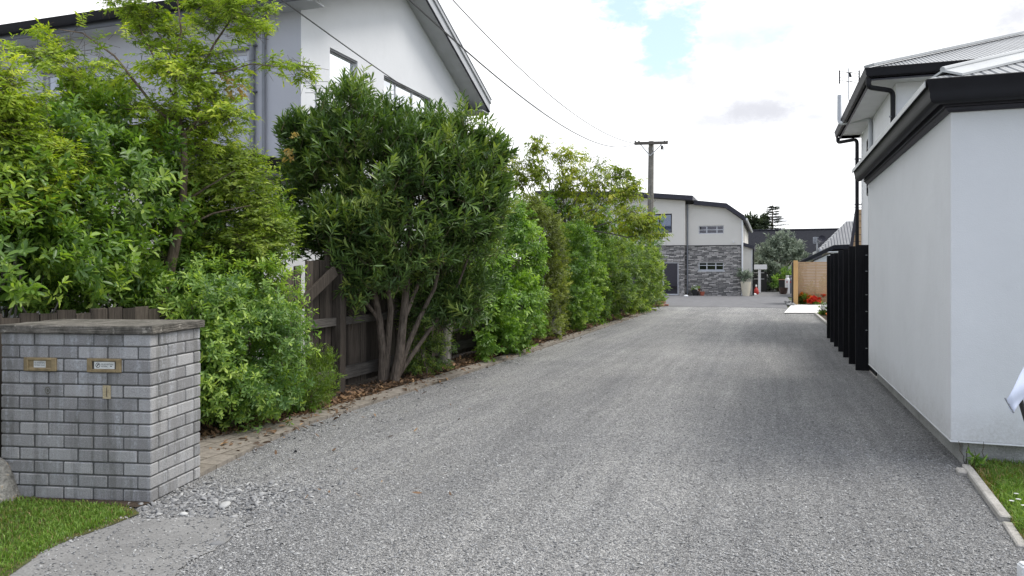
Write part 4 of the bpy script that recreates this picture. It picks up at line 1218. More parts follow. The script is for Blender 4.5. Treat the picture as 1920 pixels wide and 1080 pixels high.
# ------------------------------------------------------------------ house at the end of the drive
FY = 47.0
fh = thing('stone_clad_house', 'cream two-storey house with grey stone-clad ground floor at the end of the drive', 'house', (0, 0, 0))
SB = 3.08
mb = MB()
uw, lw, lwin, door = (-4.08, -2.60, 3.78, 4.27), (-4.08, -2.60, 1.55, 2.04), (-6.90, -5.64, 3.86, 5.03), (-8.4, -5.24, .03, 2.05)
wall_y(mb, FY, -4.6, -1.6, 0, SB, [lw], .12)
wall_y(mb, FY - .45, -14, -4.9, 0, SB, [door], .12)
mb.add([(-4.9, FY - .45, 0), (-4.9, FY, 0), (-4.9, FY, SB), (-4.9, FY - .45, SB)], [(0, 1, 2, 3)])
mb.add([(-4.9, FY, 0), (-4.6, FY, 0), (-4.6, FY, SB), (-4.9, FY, SB)], [(0, 1, 2, 3)])
me = bpy.data.meshes.new('stone_wall'); me.from_pydata(mb.v, [], mb.f)
link('stone_wall', me, fh, [M['stone']])
mb = MB()
wall_y(mb, FY - .03, -4.86, -1.57, SB, 4.62, [uw], .12)
mb.add([(-4.86, FY - .03, 4.62), (-1.57, FY - .03, 4.62), (-2.5, FY - .03, 5.3), (-4.3, FY - .03, 5.6), (-4.86, FY - .03, 5.6)], [(0, 1, 2, 3, 4)])
wall_y(mb, FY - .48, -14, -4.86, SB, 5.8, [lwin], .12)
mb.add([(-14, FY - .48, 5.8), (-4.86, FY - .48, 5.8), (-8.1, FY - .48, 6.12), (-14, FY - .48, 6.3)], [(0, 1, 2, 3)])
mb.add([(-4.86, FY - .48, SB), (-4.86, FY - .03, SB), (-4.86, FY - .03, 5.8), (-4.86, FY - .48, 5.8)], [(0, 1, 2, 3)])
sw = [(50.5, 51.3, 3.4, 4.35), (52.5, 53.3, 3.4, 4.35)]
wall_x(mb, -1.57, FY - .03, 62, 0, 4.62, sw, .1, 1)
mb.add([(-14, 62, 0), (-1.57, 62, 0), (-1.57, 62, 4.62), (-14, 62, 5.6)], [(0, 1, 2, 3)])
mb.add([(-14, FY - .48, 0), (-14, 62, 0), (-14, 62, 5.6), (-14, FY - .48, 6.3)], [(0, 1, 2, 3)])
me = bpy.data.meshes.new('upper_wall'); me.from_pydata(mb.v, [], mb.f)
link('upper_wall', me, fh, [M['cream_wall']])
for s in sw: window_x(fh, -1.57, *s, 1, [], glass='dark_glass')
mb = MB()
mb.prism([(-14.3, 6.42), (-8.1, 6.16), (-4.35, 5.78), (-4.35, 6.05), (-8.1, 6.42), (-14.3, 6.68)], 'y', FY - .95, 61)
mb.build('roof', M['dark_fascia'], fh)
mb = MB()
mb.prism([(-4.34, 5.56), (-2.5, 5.33), (-1.30, 4.50), (-1.30, 4.68), (-1.42, 4.84), (-2.42, 5.58), (-4.34, 5.82)], 'y', FY - .4, 62)
mb.build('side_roof', M['dark_fascia'], fh)
mb = MB(); mb.sweep([(-1.30, 62), (-1.30, FY - .45)][::-1], [(.0, .0), (.06, .02), (.1, .1), (.08, .14), (.0, .14)], 0, 4.52)
mb.build('gutter', M['white_trim'], fh)
window_y(fh, FY - .03, *uw, [-3.6, -3.0], glass='dusk_glass', trans=[4.02])
window_y(fh, FY, *lw, [-3.6, -3.07], glass='dusk_glass', trans=[1.85])
window_y(fh, FY - .48, *lwin, [-6.4], .07, frame='dark_fascia', glass='blue_glass')
window_y(fh, FY - .45, *door, [-7.3, -6.17], .07, glass='dusk_glass', name='sliding_door')
mb = MB(); mb.box(-4.08 - .06, FY - .03, 1.47, -2.54, FY + .05, 1.545); mb.build('window_sill', M['alum'], fh)
for x, y, top in ((-4.75, FY - .08, 5.6), (-1.52, FY - .1, 4.55)):
    pipe([(x, y, top), (x, y, .03)], .05, 'downpipe', M['grey_pipe'] if x < -3 else M['white_trim'], fh)
mb = MB(); mb.box(-4.93, FY - .52, SB - .03, -4.865, FY - .005, SB - .001); mb.box(-4.86, FY - .05, SB - .03, -1.6, FY - .004, SB - .001); mb.box(-14, FY - .51, SB - .03, -4.931, FY - .46, SB - .001)
mb.build('drip_flashing', M['dark_fascia'], fh)
mb = MB(); mb.tube([(-2.03, FY - .05, 3.27), (-2.03, FY - .2, 3.24)], .05, 8); mb.build('wall_lamp', M['white_trim'], fh)
# low entry wing
mb = MB(); mb.prism([(-1.56, .02), (-.93, .02), (-.93, 2.83), (-1.56, 3.05)], 'y', FY + .3, FY + 4); mb.build('entry_wall', M['cream_wall'], fh)
mb = MB(); mb.prism([(-1.54, 3.05), (-.85, 2.81), (-.85, 3.02), (-1.54, 3.25)], 'y', FY + .1, FY + 4.1); mb.build('entry_roof', M['dark_fascia'], fh)
pipe([(-.9, FY + .22, 2.8), (-.9, FY + .22, .03)], .045, 'downpipe', M['black_gutter'], fh)
mb = MB(); mb.box(-1.0, FY + .26, .03, -.935, FY + .295, 2.78); mb.build('corner_trim', M['white_trim'], fh)

# small porch frame beyond the entry
po = thing('porch', 'small pale flat-roofed porch on a white post beside the stone-clad house', 'porch', (0, 0, 0))
d = 52.; mb = MB()
p0, p1 = at(1412, 496, d), at(1438, 496, d); mb.box(p0.x, p0.y, 1.51 + (508 - 505) / 1400 * d, p1.x, p0.y + 2, 1.51 + (508 - 496) / 1400 * d)
mb.build('roof', M['white_trim'], po)
mb = MB(); q = at(1424, 505, d); mb.box(q.x - .09, q.y, 0, q.x + .09, q.y + .15, 1.51 + (508 - 505.2) / 1400 * d); mb.build('post', M['white_trim'], po)
mb = MB(); q0 = at(1413, 505, d + 2.2)
for z in (.9, 1.35): mb.box(q0.x, q0.y, z, q.x + .3, q0.y + .04, z + .06)
mb.box(q0.x, q0.y + .3, 0, q0.x + .9, q0.y + .34, 1.55, 1)
mb.build('back_panel', [M['alum'], M['black_plastic']], po)
root_to(po, (q.x, q.y, 0))

# ------------------------------------------------------------------ roofs beyond
nb = thing('dark_roof_house', 'long low house with a dark tiled roof behind the silvery tree', 'house', (0, 0, 0))
a0, a1 = at(1370, 433, 74), at(1660, 433, 74)
rz = 1.51 + 75 / 1400 * 74
mb = MB(); mb.prism([(a0.y - 5.5, 2.5), (a0.y, rz), (a0.y + 5.5, 2.5)], 'x', a0.x, a1.x); mb.build('roof', M['roof_dark'], nb)
mb = MB(); mb.box(a0.x + .3, a0.y - 5, 0, a1.x - .3, a0.y + 5, 2.62); mb.build('wall', M['cream_wall'], nb)
mb = MB(); mb.bar((a0.x, a0.y, rz + .04), (a1.x, a0.y, rz + .04), .3, .1); mb.build('ridge', M['dark_fascia'], nb)
nb2 = thing('iron_roof_house', 'pale house with a grey corrugated hip roof behind the cedar screen', 'house', (0, 0, 0))
d = 50.; e0 = at(1538, 469, d); ap_ = at(1592, 413, d)
ez = e0.z; ry = e0.y + 3.4; L = (ap_.z - ez)
k = 3.4
mb = MB(); A0 = (e0.x, e0.y, ez); B0 = (e0.x + 14, e0.y, ez); C0 = (e0.x + 14, e0.y + 2 * k, ez); D0 = (e0.x, e0.y + 2 * k, ez)
R0 = (e0.x + 1.9, e0.y + k, ez + L + .1); R1 = (e0.x + 14, e0.y + k, ez + L + .1)
mb.add([A0, B0, R1, R0], [(0, 1, 2, 3)]); mb.add([C0, D0, R0, R1], [(0, 1, 2, 3)]); mb.add([D0, A0, R0], [(0, 1, 2)]); mb.build('roof', M['zinc_far'], nb2)
mb = MB(); mb.box(e0.x - .1, e0.y - .12, ez - .16, e0.x + 14, e0.y - .002, ez + .02); mb.box(e0.x - .12, e0.y, ez - .16, e0.x - .002, e0.y + 2 * k, ez + .02); mb.build('gutter', M['white_trim'], nb2)
mb = MB(); mb.box(e0.x + .5, e0.y + .4, 0, e0.x + 14, e0.y + 2 * k - .4, ez - .01); mb.build('wall', M['cream_wall'], nb2)
nb3 = thing('lean_to', 'low pale outbuilding with a dark sloping barge board behind the cedar screen', 'outbuilding', (0, 0, 0))
d = 43.; g0, g1 = at(1500, 494, d), at(1562, 468, d)
mb = MB(); mb.prism([(g0.x + .4, 0), (g1.x + 3, 0), (g1.x + 3, g1.z - .05), (g1.x, g1.z - .15), (g0.x + .4, g0.z - .05)], 'y', g0.y + .2, g0.y + 5); mb.build('wall', M['white_wall'], nb3)
mb = MB(); mb.prism([(g0.x - .1, g0.z - .1), (g1.x, g1.z), (g1.x + 3, g1.z + .1), (g1.x + 3, g1.z + .34), (g1.x, g1.z + .24), (g0.x - .1, g0.z + .06)], 'y', g0.y - .1, g0.y + 5.2); mb.build('roof', M['roof_dark'], nb3)
# tall cedar gable seen past the black downpipe
nb4 = thing('cedar_end_wall', 'tall narrow cedar-clad end wall glimpsed behind the black downpipe', 'wall', (0, 0, 0))
d = 33.; b0, b1, t0 = at(1597.5, 462, d), at(1650, 462, d), at(1604, 393, d)
mb = MB()
mb.prism([(b0.x, 0), (b1.x, 0), (b1.x, t0.z), (t0.x + .1, t0.z), (b0.x, b0.z)], 'y', b0.y, b0.y + .5); mb.build('wall', M['cedar'], nb4)
mb = MB(); mb.bar((b0.x - .03, b0.y - .03, b0.z), (t0.x + .05, b0.y - .03, t0.z + .08), .12, .12); mb.bar((b0.x - .03, b0.y - .03, 0), (b0.x - .03, b0.y - .03, b0.z), .12, .12)
mb.build('barge_board', M['dark_fascia'], nb4)
mb = MB()
for i in range(14):
    z = .4 + i * .3; mb.box(b0.x + .06, b0.y - .02, z, b1.x, b0.y - .002, z + .02)
mb.build('cladding_joint', M['dark_fascia'], nb4)
mb = MB(); q = at(1608, 393, d); mb.box(q.x, q.y - .06, 0, q.x + .1, q.y - .03, t0.z); mb.build('corner_trim', M['soffit'], nb4)
dish = thing('satellite_antenna', 'grid aerial and satellite dish on a short mast in front of the dark roof', 'antenna', (0, 0, 0))
d = 46.
mb = MB(); mb.tube([at(1532, 478, d), at(1532, 447, d)], .05, 8); mb.build('mast', M['steel'], dish)
mb = MB(); p0, p1 = at(1525, 456, d), at(1537, 445, d)
for i in range(5):
    t = i / 4; mb.bar((p0.x + (p1.x - p0.x) * t, p0.y, p0.z), (p0.x + (p1.x - p0.x) * t, p0.y, p1.z), .03, .03); mb.bar((p0.x, p0.y + .04, p0.z + (p1.z - p0.z) * t), (p1.x, p0.y + .04, p0.z + (p1.z - p0.z) * t), .03, .03)
mb.build('grid_panel', M['pvc'], dish)
mb = MB(); mb.lathe([(.02, -.08), (.14, -.05), (.22, .01), (.225, .02), (.14, -.03), (.02, -.05)], n=18)
o = mb.build('dish', M['dark_fascia'], dish, smooth=True)
q = at(1541, 448, d - .3); o.data.transform(Matrix.Translation(q) @ Matrix.Rotation(R(75), 4, 'X'))
mb = MB(); mb.tube([at(1532, 452, d), at(1541, 449, d - .25)], .03, 6); mb.build('arm', M['steel'], dish)
mb = MB(); mb.lathe([(.1, 0), (.14, .1), (.12, .3), (.04, .42)], tuple(at(1538, 477, d)), 10); mb.build('flue', M['steel'], dish, smooth=True)
root_to(dish, at(1532, 478, d))

# ------------------------------------------------------------------ power pole and wires
pp = thing('power_pole', 'tall weathered timber power pole with a cross-arm, behind the hedge', 'power pole', (0, 0, 0))
d = 36.; P0 = at(1218, 560, d); top = at(1221, 265, d)
mb = MB(); q = v((P0.x, P0.y, 0)); mb.tube([q, q.lerp(top, .5), top], [.18, .155, .125], 14); mb.build('pole', M['pole'], pp, smooth=True)
a0, a1 = at(1190, 269, d - .2), at(1252, 267.5, d - .2)
mb = MB(); mb.bar(a0, a1, .12, .13); mb.build('cross_arm', M['old_rail'], pp)
mb = MB(); m = at(1219, 292, d - .22)
mb.tube([at(1201, 271, d - .2), m], .022, 6); mb.tube([at(1240, 271, d - .2), m], .022, 6); mb.build('brace', M['steel'], pp)
for px in (1191, 1198, 1246, 1251):
    mb = MB(); mb.lathe([(.03, 0), (.045, .02), (.03, .04), (.045, .06), (.02, .075)], tuple(at(px, 266.5, d - .2)), 8); mb.build('insulator', M['black_plastic'], pp, smooth=True)
mb = MB(); mb.tube([at(1241, 273, d - .2), at(1241, 280, d - .2)], [.05, .06], 8); mb.build('insulator', M['black_plastic'], pp, smooth=True)
mb = MB()
mb.tube([at(1243, 273, d - .1) + v((0, 0, -.55 * math.sin(math.pi * t / 8))) + v((CY, SY, 0)) * (.06 * math.sin(t * .8)) * (1 if t else 0) for t in range(9)], .008, 4)
mb.tube([at(1193, 270, d - .2).lerp(at(1216, 276, d - .15), t / 8) + v((0, 0, -.75 * math.sin(math.pi * t / 8))) for t in range(9)], .008, 4)
mb.tube([at(1246, 271, d - .2).lerp(at(1223, 276, d - .15), t / 8) + v((0, 0, -.85 * math.sin(math.pi * t / 8))) for t in range(9)], .008, 4)
mb.build('drop_wire', M['pvc'], pp)
root_to(pp, q)


def wire(name, a, b, sag, r, label, t1=1.0):
    mb = MB(); a, b = v(a), v(b)
    pts = [a.lerp(b, t) - v((0, 0, 4 * sag * t * (1 - t))) for t in (t1 * i / 40 for i in range(41))]
    mb.tube(pts, r, 5); o = mb.build(name, M['wire'], None, smooth=True)
    tag(o, label, 'overhead wire', 'overhead wires')
    return o
w0 = at(1191, 269, 36)
wire('overhead_wire', w0, c2w(-5.89, 5.21, 10.35), 1.72, .012, 'upper thin wire curving across the sky from the pole, clear of the gable', 1.1)
wire('overhead_wire', w0, c2w(-2.37, 5.36, 5.04), 1.04, .012, 'lower thin wire from the pole that crosses the edge of the gable roof')
wire('service_wire', at(400, -96, 7.0), at(930, 268, 20), .12, .009, 'thick dark service wire slanting across the gable wall above its windows')

# ------------------------------------------------------------------ fences
FX = -5.1
def palings(mb, X, y0, y1, z0, top, w=.135, seed=0, t=.02):
    rg = random.Random(seed); y = y0
    while y < y1 - .02:
        ww = w * rg.uniform(.85, 1.1); h = (top(y + ww / 2) if callable(top) else top) + rg.uniform(-.02, .02)
        j = rg.uniform(-.006, .006); lean = rg.uniform(-.006, .006)
        e = min(y + ww - .007, y1)
        vs = [(X + j + a * t, (y if b == 0 else e) + lean * c, z0 if c == 0 else h + (rg.uniform(-.008, .008))) for c in (0, 1) for a, b in ((0, 0), (1, 0), (1, 1), (0, 1))]
        mb.add(vs, [(3, 2, 1, 0), (4, 5, 6, 7), (0, 1, 5, 4), (1, 2, 6, 5), (2, 3, 7, 6), (3, 0, 4, 7)], 0, rg.random())
        y += ww
lf = thing('low_paling_fence', 'low dark weathered paling fence showing its top edge behind the brick pillar', 'fence', (0, 0, 0))
mb = MB(); palings(mb, FX - .02, 1.2, 6.2, .03, 1.19, .15, 3); mb.build('paling', M['old_timber'], lf)
mb = MB(); mb.box(FX - .09, 1.2, .25, FX - .025, 6.2, .34).box(FX - .09, 1.2, .9, FX - .025, 6.2, .99); mb.build('rail', M['old_rail'], lf)
mb = MB()
for y in (1.3, 3.6, 6.1): mb = MB(); mb.box(FX - .19, y, 0, FX - .092, y + .1, 1.1); mb.build('post', M['old_timber'], lf)
root_to(lf, (FX, 3.7, 0))
tf = thing('tall_paling_fence', 'tall dark weathered paling fence with rails, beside and behind the oleander trunks', 'fence', (0, 0, 0))
mb = MB(); palings(mb, FX - .06, 7.50, 29.5, .05, lambda y: 1.62 if y < 7.9 else 1.78, .14, 5)
mb.build('paling', M['old_timber'], tf)
mb = MB()
for z, h in ((.14, .15), (.83, .1), (1.5, .1)):
    if z < 1.4: mb.box(FX - .035, 7.46, z, FX + .03, 8.06, z + h)
    mb.box(FX - .035, 8.22, z, FX + .03, 29.5, z + h)
mb.build('rail', M['old_rail'], tf)
mb = MB(); b0 = G(634, 736); mb.bar((b0.x, b0.y, -.05), (b0.x - .02, b0.y + .07, 1.60), .13, .13, up=(0, 1, 0)); mb.build('post', M['old_timber'], tf, bevel=.006)
mb = MB(); mb.bar(at(563, 571, 8.55), at(628, 508, 9.1), .045, .12); mb.build('brace', M['old_timber'], tf)
for y in (10.6, 13.2, 15.8, 18.4, 21., 23.6, 26.2):
    mb = MB(); mb.box(FX + .032, y, 0, FX + .13, y + .1, 1.7); mb.build('post', M['old_timber'], tf)
root_to(tf, (FX, 18.5, 0))
# short leaning piece of old fence between the two
sf = thing('fence_panel', 'short slanted-top stub of old paling fence left of the tall fence post', 'fence', (0, 0, 0))
mb = MB(); palings(mb, FX - .02, 6.75, 7.36, .05, lambda y: 1.25 + (y - 6.75) * .62, .12, 9); mb.build('paling', M['old_timber'], sf)
root_to(sf, (FX, 7.05, 0))

bf = thing('black_fence', 'black stained timber fence with tall projecting upright boards, between garage and flower bed', 'fence', (0, 0, 0))
mb = MB(); rg = random.Random(2)
Y = 11.625
while Y < 18.6: mb.box(1.42, Y, .03, 1.45, Y + .145, 1.86 + rg.uniform(-.008, .008), 0, rg.random()); Y += .15
mb.build('paling', M['black_timber'], bf)
for i in range(7):
    y = 12.25 + i * .98; mb = MB(); mb.box(1.225, y, .0 if i else .02, 1.415, y + .045, 1.90 - .008 * i + (.02 if i % 2 else 0), 0, rg.random())
    mb.build('upright_board', M['black_timber'], bf, bevel=.003)
mb = MB(); mb.box(1.452, 11.7, .3, 1.5, 18.6, .4).box(1.452, 11.7, 1.5, 1.5, 18.6, 1.6); mb.build('rail', M['black_timber'], bf)
mb = MB()
for z in (.35, .62, .9, 1.15, 1.5, 1.74): mb = MB(); mb.box(1.36, 12.232, z, 1.385, 12.248, z + .012); mb.build('nail', M['steel'], bf)
root_to(bf, (1.35, 15, 0))

cs = thing('cedar_screen', 'orange-brown cedar slat screen fence with square posts behind the flowers', 'fence', (0, 0, 0))
p = G(1492, 572); c0 = Vector((p.x, p.y, 0))
mb = MB(); mb.box(c0.x - .09, c0.y, 0, c0.x + .09, c0.y + .18, 1.97); mb.build('post', M['cedar_post'], cs, bevel=.008)
mb = MB(); mb.box(c0.x + 1.62, c0.y + .62, 0, c0.x + 1.76, c0.y + .76, 1.92); mb.build('post', M['cedar_post'], cs, bevel=.008)
mb = MB(); rg = random.Random(6)
for i in range(27):
    z = .06 + i * .069; mb.box(c0.x + .1, c0.y + .72, z, c0.x + 4.4, c0.y + .745, z + .06, 0, rg.random())
mb.build('slats', M['cedar'], cs)
for x in (.12, .85, 2.6, 3.4): mb = MB(); mb.box(c0.x + x, c0.y + .70, .05, c0.x + x + .035, c0.y + .717, 1.9); mb.build('batten', M['cedar'], cs)
mb = MB()
for i in range(12): mb.box(c0.x - .075, c0.y + .2 + i * .16, .05, c0.x - .05, c0.y + .2 + i * .16 + .145, 1.86, 0, rg.random())
mb.box(c0.x - .16, c0.y + .25, 0, c0.x - .08, c0.y + .33, 1.9)
mb.build('side_paling', M['old_rail'], cs)
root_to(cs, c0)

# ------------------------------------------------------------------ shrubs and trees on the left
D = dX
sh = thing('broadleaf_shrub', 'big glossy green broad-leaved shrub spilling over the low fence behind the brick pillar', 'shrub')
bl = []
for px, py, X, rx, ry, rd in ((40, 500, -5.55, 120, 85, .5), (150, 480, -5.6, 110, 95, .5), (240, 490, -5.6, 80, 85, .45), (60, 390, -5.9, 130, 110, .6), (190, 380, -5.9, 120, 110, .6),
                              (275, 400, -5.9, 70, 90, .5), (120, 280, -6.1, 110, 90, .5), (215, 305, -6.1, 80, 70, .45), (190, 215, -6.2, 50, 60, .35), (20, 300, -6.0, 90, 130, .5), (-60, 420, -5.9, 120, 150, .6), (25, 550, -5.45, 80, 36, .3), (115, 555, -5.45, 70, 34, .3), (205, 548, -5.45, 80, 36, .3), (285, 540, -5.45, 40, 34, .25)):
    bl.append((px, py, D(px, X), rx, ry, rd))
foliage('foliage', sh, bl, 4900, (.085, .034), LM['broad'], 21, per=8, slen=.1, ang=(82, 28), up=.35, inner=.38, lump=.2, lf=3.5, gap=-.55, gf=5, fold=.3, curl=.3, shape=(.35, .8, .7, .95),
        cut=lambda p: (p[:, 2] > 1.0) | (p[:, 0] < FX - .05))
mb = MB(); b0 = v((-5.75, 4.6, 0))
for i, b in enumerate(bl): limb(mb, b0 + v((.05 * (i % 3) - .2, .3 * (i % 4) - .3, 0)), at(b[0], b[1], b[2]), .025, .006, i)
mb.build('stem', M['trunk_bark'], sh); root_to(sh, b0)

fil = thing('backing_shrub', 'dark green shrub mass behind the feathery tree trunk, against the two-storey house', 'shrub')
bl = [(px, py, D(px, -6.05), rx, ry, .45) for px, py, rx, ry in ((500, 500, 50, 60), (445, 520, 60, 50), (365, 360, 50, 50), (300, 520, 90, 80), (400, 480, 90, 90), (480, 470, 70, 80), (330, 430, 80, 70), (430, 400, 80, 60), (530, 470, 40, 70), (380, 560, 90, 50), (240, 560, 60, 40), (60, 520, 70, 60), (150, 545, 70, 50), (100, 440, 80, 60), (-30, 500, 70, 80), (200, 470, 60, 60))]
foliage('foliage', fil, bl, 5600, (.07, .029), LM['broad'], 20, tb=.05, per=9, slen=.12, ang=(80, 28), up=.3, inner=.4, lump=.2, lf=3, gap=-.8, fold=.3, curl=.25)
mb = MB(); b0 = v((-6.3, 6.2, 0))
for i, b in enumerate(bl): limb(mb, b0 + v((0, .2 * (i % 3), 0)), at(b[0], b[1], b[2]), .035, .008, i + 20)
mb.build('stem', M['bark'], fil); root_to(fil, b0)

# feathery tree: tiers of flat sprays
TX = -5.65
ft = thing('feathery_tree', 'slender tree with airy yellow-green tiers of tiny leaves in front of the two-storey wall', 'tree')
dt = D(335, TX)
sp = [(110, 62, 62, 22, -.35), (175, 80, 60, 20, -.2), (75, 105, 40, 12, -.4), (150, 112, 70, 24, -.3), (225, 130, 65, 30, 0), (130, 135, 40, 14, -.5), (190, 165, 75, 26, .25), (120, 190, 55, 18, -.1), (235, 205, 60, 30, .3),
      (170, 205, 60, 20, 0), (285, 60, 45, 34, .1), (265, 15, 45, 26, 0), (215, 8, 40, 12, -.2), (310, 110, 50, 40, -.2), (345, 75, 45, 35, .3), (395, 45, 45, 26, .1), (440, 30, 55, 22, .0), (475, 50, 46, 20, -.2), (505, 22, 24, 12, .1),
      (430, 12, 35, 14, -.3), (370, 5, 40, 22, -.2), (300, 170, 55, 36, .3), (355, 150, 50, 36, -.3), (395, 110, 40, 26, 0), (400, 185, 50, 32, .2), (455, 125, 60, 18, -.1), (510, 122, 48, 15, 0), (560, 128, 30, 14, -.1),
      (455, 150, 40, 18, .3), (420, 215, 50, 26, -.2), (345, 215, 60, 36, 0), (285, 235, 50, 30, .2), (400, 250, 55, 26, .3), (350, 270, 60, 24, .1), (275, 265, 40, 20, .2),
      (340, -40, 90, 36, 0), (260, -35, 60, 30, .2), (440, -30, 70, 30, 0), (300, 205, 60, 20, -.3)]
bl = [(a, b, dt + e * 1.3, rx, ry * 1.02, .28) for a, b, rx, ry, e in sp]
foliage('foliage', ft, bl, 3300, (.052, .0165), LM['feather'], 22, tuft=5, ts=.07, per=15, slen=.2, ang=(65, 30), up=.1, inner=.5, lump=.3, lf=5, gap=-.75, gf=6, droop=.28, wild=.5, flat=.55, fold=.15, curl=.2, tb=.0, twigs=.0022)
lo = [(365, 330, 60, 45, .0), (430, 340, 60, 50, -.1), (480, 390, 50, 55, .1), (400, 420, 80, 50, .1), (450, 460, 70, 35, .0), (340, 390, 45, 60, -.2), (500, 440, 45, 40, .2), (370, 470, 60, 30, 0), (455, 300, 30, 28, .2), (300, 350, 40, 40, .2)]
bl2 = [(a, b, dt + .55 + e * 1.0, rx, ry, .35) for a, b, rx, ry, e in lo]
foliage('lower_foliage', ft, bl2, 3300, (.056, .02), LM['lower'], 23, per=11, slen=.2, ang=(65, 30), up=.15, inner=.5, lump=.28, lf=4, gap=-.65, droop=.25, wild=.45, flat=.3, tb=.2, twigs=.002)
foliage('autumn_leaf', ft, [(455, 75, dt + .3, 18, 30, .2), (430, 160, dt + .2, 30, 20, .2), (500, 155, dt, 20, 8, .1), (418, 245, dt, 20, 25, .2), (5, 390, D(5, -5.5), 10, 25, .1)], 34, (.06, .03), LM['autumn'], 24, per=3, slen=.12, inner=.8, tb=.45, droop=.4)
mb = MB(); b0 = at(300, 640, dt + .1); b0.z = 0
tr = [b0, at(300, 560, dt + .05), at(318, 505, dt), at(335, 430, dt), at(343, 380, dt), at(346, 310, dt), at(344, 250, dt)]
mb.tube(tr, [.085, .07, .055, .045, .038, .032, .028], 10)
mb.tube([at(318, 505, dt), at(300, 470, dt + .1), at(285, 420, dt + .2)], [.03, .022, .014], 7)
mb.tube([b0 + v((.08, .05, 0)), at(290, 560, dt + .15), at(286, 480, dt + .3)], [.05, .04, .02], 8)
crown = at(344, 250, dt)
def br(pts, r0, r1): mb.tube([crown if p is None else at(p[0], p[1], dt + p[2]) for p in pts], [r0 + (r1 - r0) * i / (len(pts) - 1) for i in range(len(pts))], 6)
br([None, (372, 225, 0), (375, 140, 0), (400, 85, .05), (432, 38, .1), (470, 25, 0)], .022, .006)
br([None, (330, 190, 0), (325, 110, .0), (340, 60, .1), (330, -20, .1)], .02, .007)
br([(375, 140, 0), (420, 135, -.1), (470, 120, -.1), (560, 128, -.1)], .012, .004)
br([None, (290, 200, -.2), (215, 105, -.35), (155, 62, -.4), (110, 55, -.4)], .018, .004)
br([(290, 200, -.2), (240, 205, 0), (165, 198, 0)], .011, .004)
br([(330, 190, 0), (265, 60, 0), (255, 5, 0)], .012, .005)
br([None, (380, 232, .1), (430, 215, 0), (475, 190, .1)], .014, .004)
br([(325, 110, 0), (305, 75, .1), (280, 40, .1)], .01, .004)
br([(343, 380, 0), (390, 350, 0), (440, 320, -.1)], .014, .004)
br([(336, 430, 0), (400, 400, .1), (470, 385, .1)], .014, .004)
mb.build('trunk', M['bark'], ft, smooth=True); root_to(ft, b0)

fs_ = thing('feathery_shrub', 'loose yellow-green feathery shrub at the left edge above the glossy shrub', 'shrub')
bl = [(a, b, D(a, -5.6) + e, rx * .9, ry * .9, .3) for a, b, rx, ry, e in ((10, 160, 40, 55, 0), (45, 210, 55, 45, .1), (95, 235, 55, 35, .2), (40, 290, 70, 50, 0), (120, 290, 50, 30, .1), (20, 360, 40, 50, 0), (85, 345, 60, 35, -.05), (10, 230, 50, 60, 0), (-40, 260, 60, 120, 0), (60, 400, 40, 18, -.1), (140, 330, 30, 14, 0))]
foliage('foliage', fs_, bl, 2100, (.05, .0155), LM['feather'], 25, per=14, slen=.18, ang=(65, 30), up=.15, inner=.5, lump=.28, lf=5, gap=-.6, droop=.25, wild=.5, flat=.4, fold=.15, tb=.02, twigs=.002)
mb = MB(); b0 = v((-6.0, 4.0, 0))
for i, b in enumerate(bl): limb(mb, b0, at(b[0], b[1], b[2]), .013, .004, i + 40)
mb.build('stem', M['trunk_bark'], fs_); root_to(fs_, b0)

rs = thing('round_shrub', 'dense rounded bright green shrub with star-like leaf clusters right of the brick pillar', 'shrub')
bl = [(a, b, D(a, -4.85) + e, rx, ry, rd) for a, b, rx, ry, e, rd in ((455, 660, 118, 145, 0, .55), (470, 570, 95, 82, .1, .45), (400, 580, 70, 75, 0, .4), (430, 740, 85, 72, -.1, .4), (500, 720, 70, 70, .1, .4), (375, 565, 55, 55, .25, .3), (520, 640, 55, 85, .15, .35), (360, 620, 70, 90, .5, .3), (400, 690, 50, 90, -.1, .35))]
foliage('foliage', rs, bl, 4200, (.058, .0215), LM['choisya'], 26, per=9, slen=.055, ang=(88, 40), up=.22, inner=.25, lump=.12, lf=4, gap=-1.0, gf=6, fold=.3, curl=.25, shape=(.4, .75, .72, .95), tb=.04)
mb = MB(); b0 = v((-4.9, 5.95, 0))
for i, b in enumerate(bl): limb(mb, b0, at(b[0], b[1], b[2]), .03, .008, i + 60)
mb.build('stem', M['bark'], rs); root_to(rs, b0)

hb = thing('low_shrub', 'low dark green narrow-leaved bush at the foot of the tall fence post', 'shrub')
bl = [(a, b, D(a, -4.72) + e, rx, ry, rd) for a, b, rx, ry, e, rd in ((575, 725, 42, 52, 0, .25), (600, 705, 26, 38, .1, .2), (555, 740, 35, 38, -.05, .2), (590, 680, 22, 30, .1, .15))]
foliage('foliage', hb, bl, 780, (.04, .0105), LM['hebe'], 27, per=14, slen=.12, ang=(60, 25), up=.55, inner=.3, lump=.15, lf=6, gap=-1.2, fold=.2)
mb = MB(); b0 = G(582, 772)
for i, b in enumerate(bl): limb(mb, b0, at(b[0], b[1], b[2]), .015, .004, i + 70)
mb.build('stem', M['bark'], hb); root_to(hb, b0)

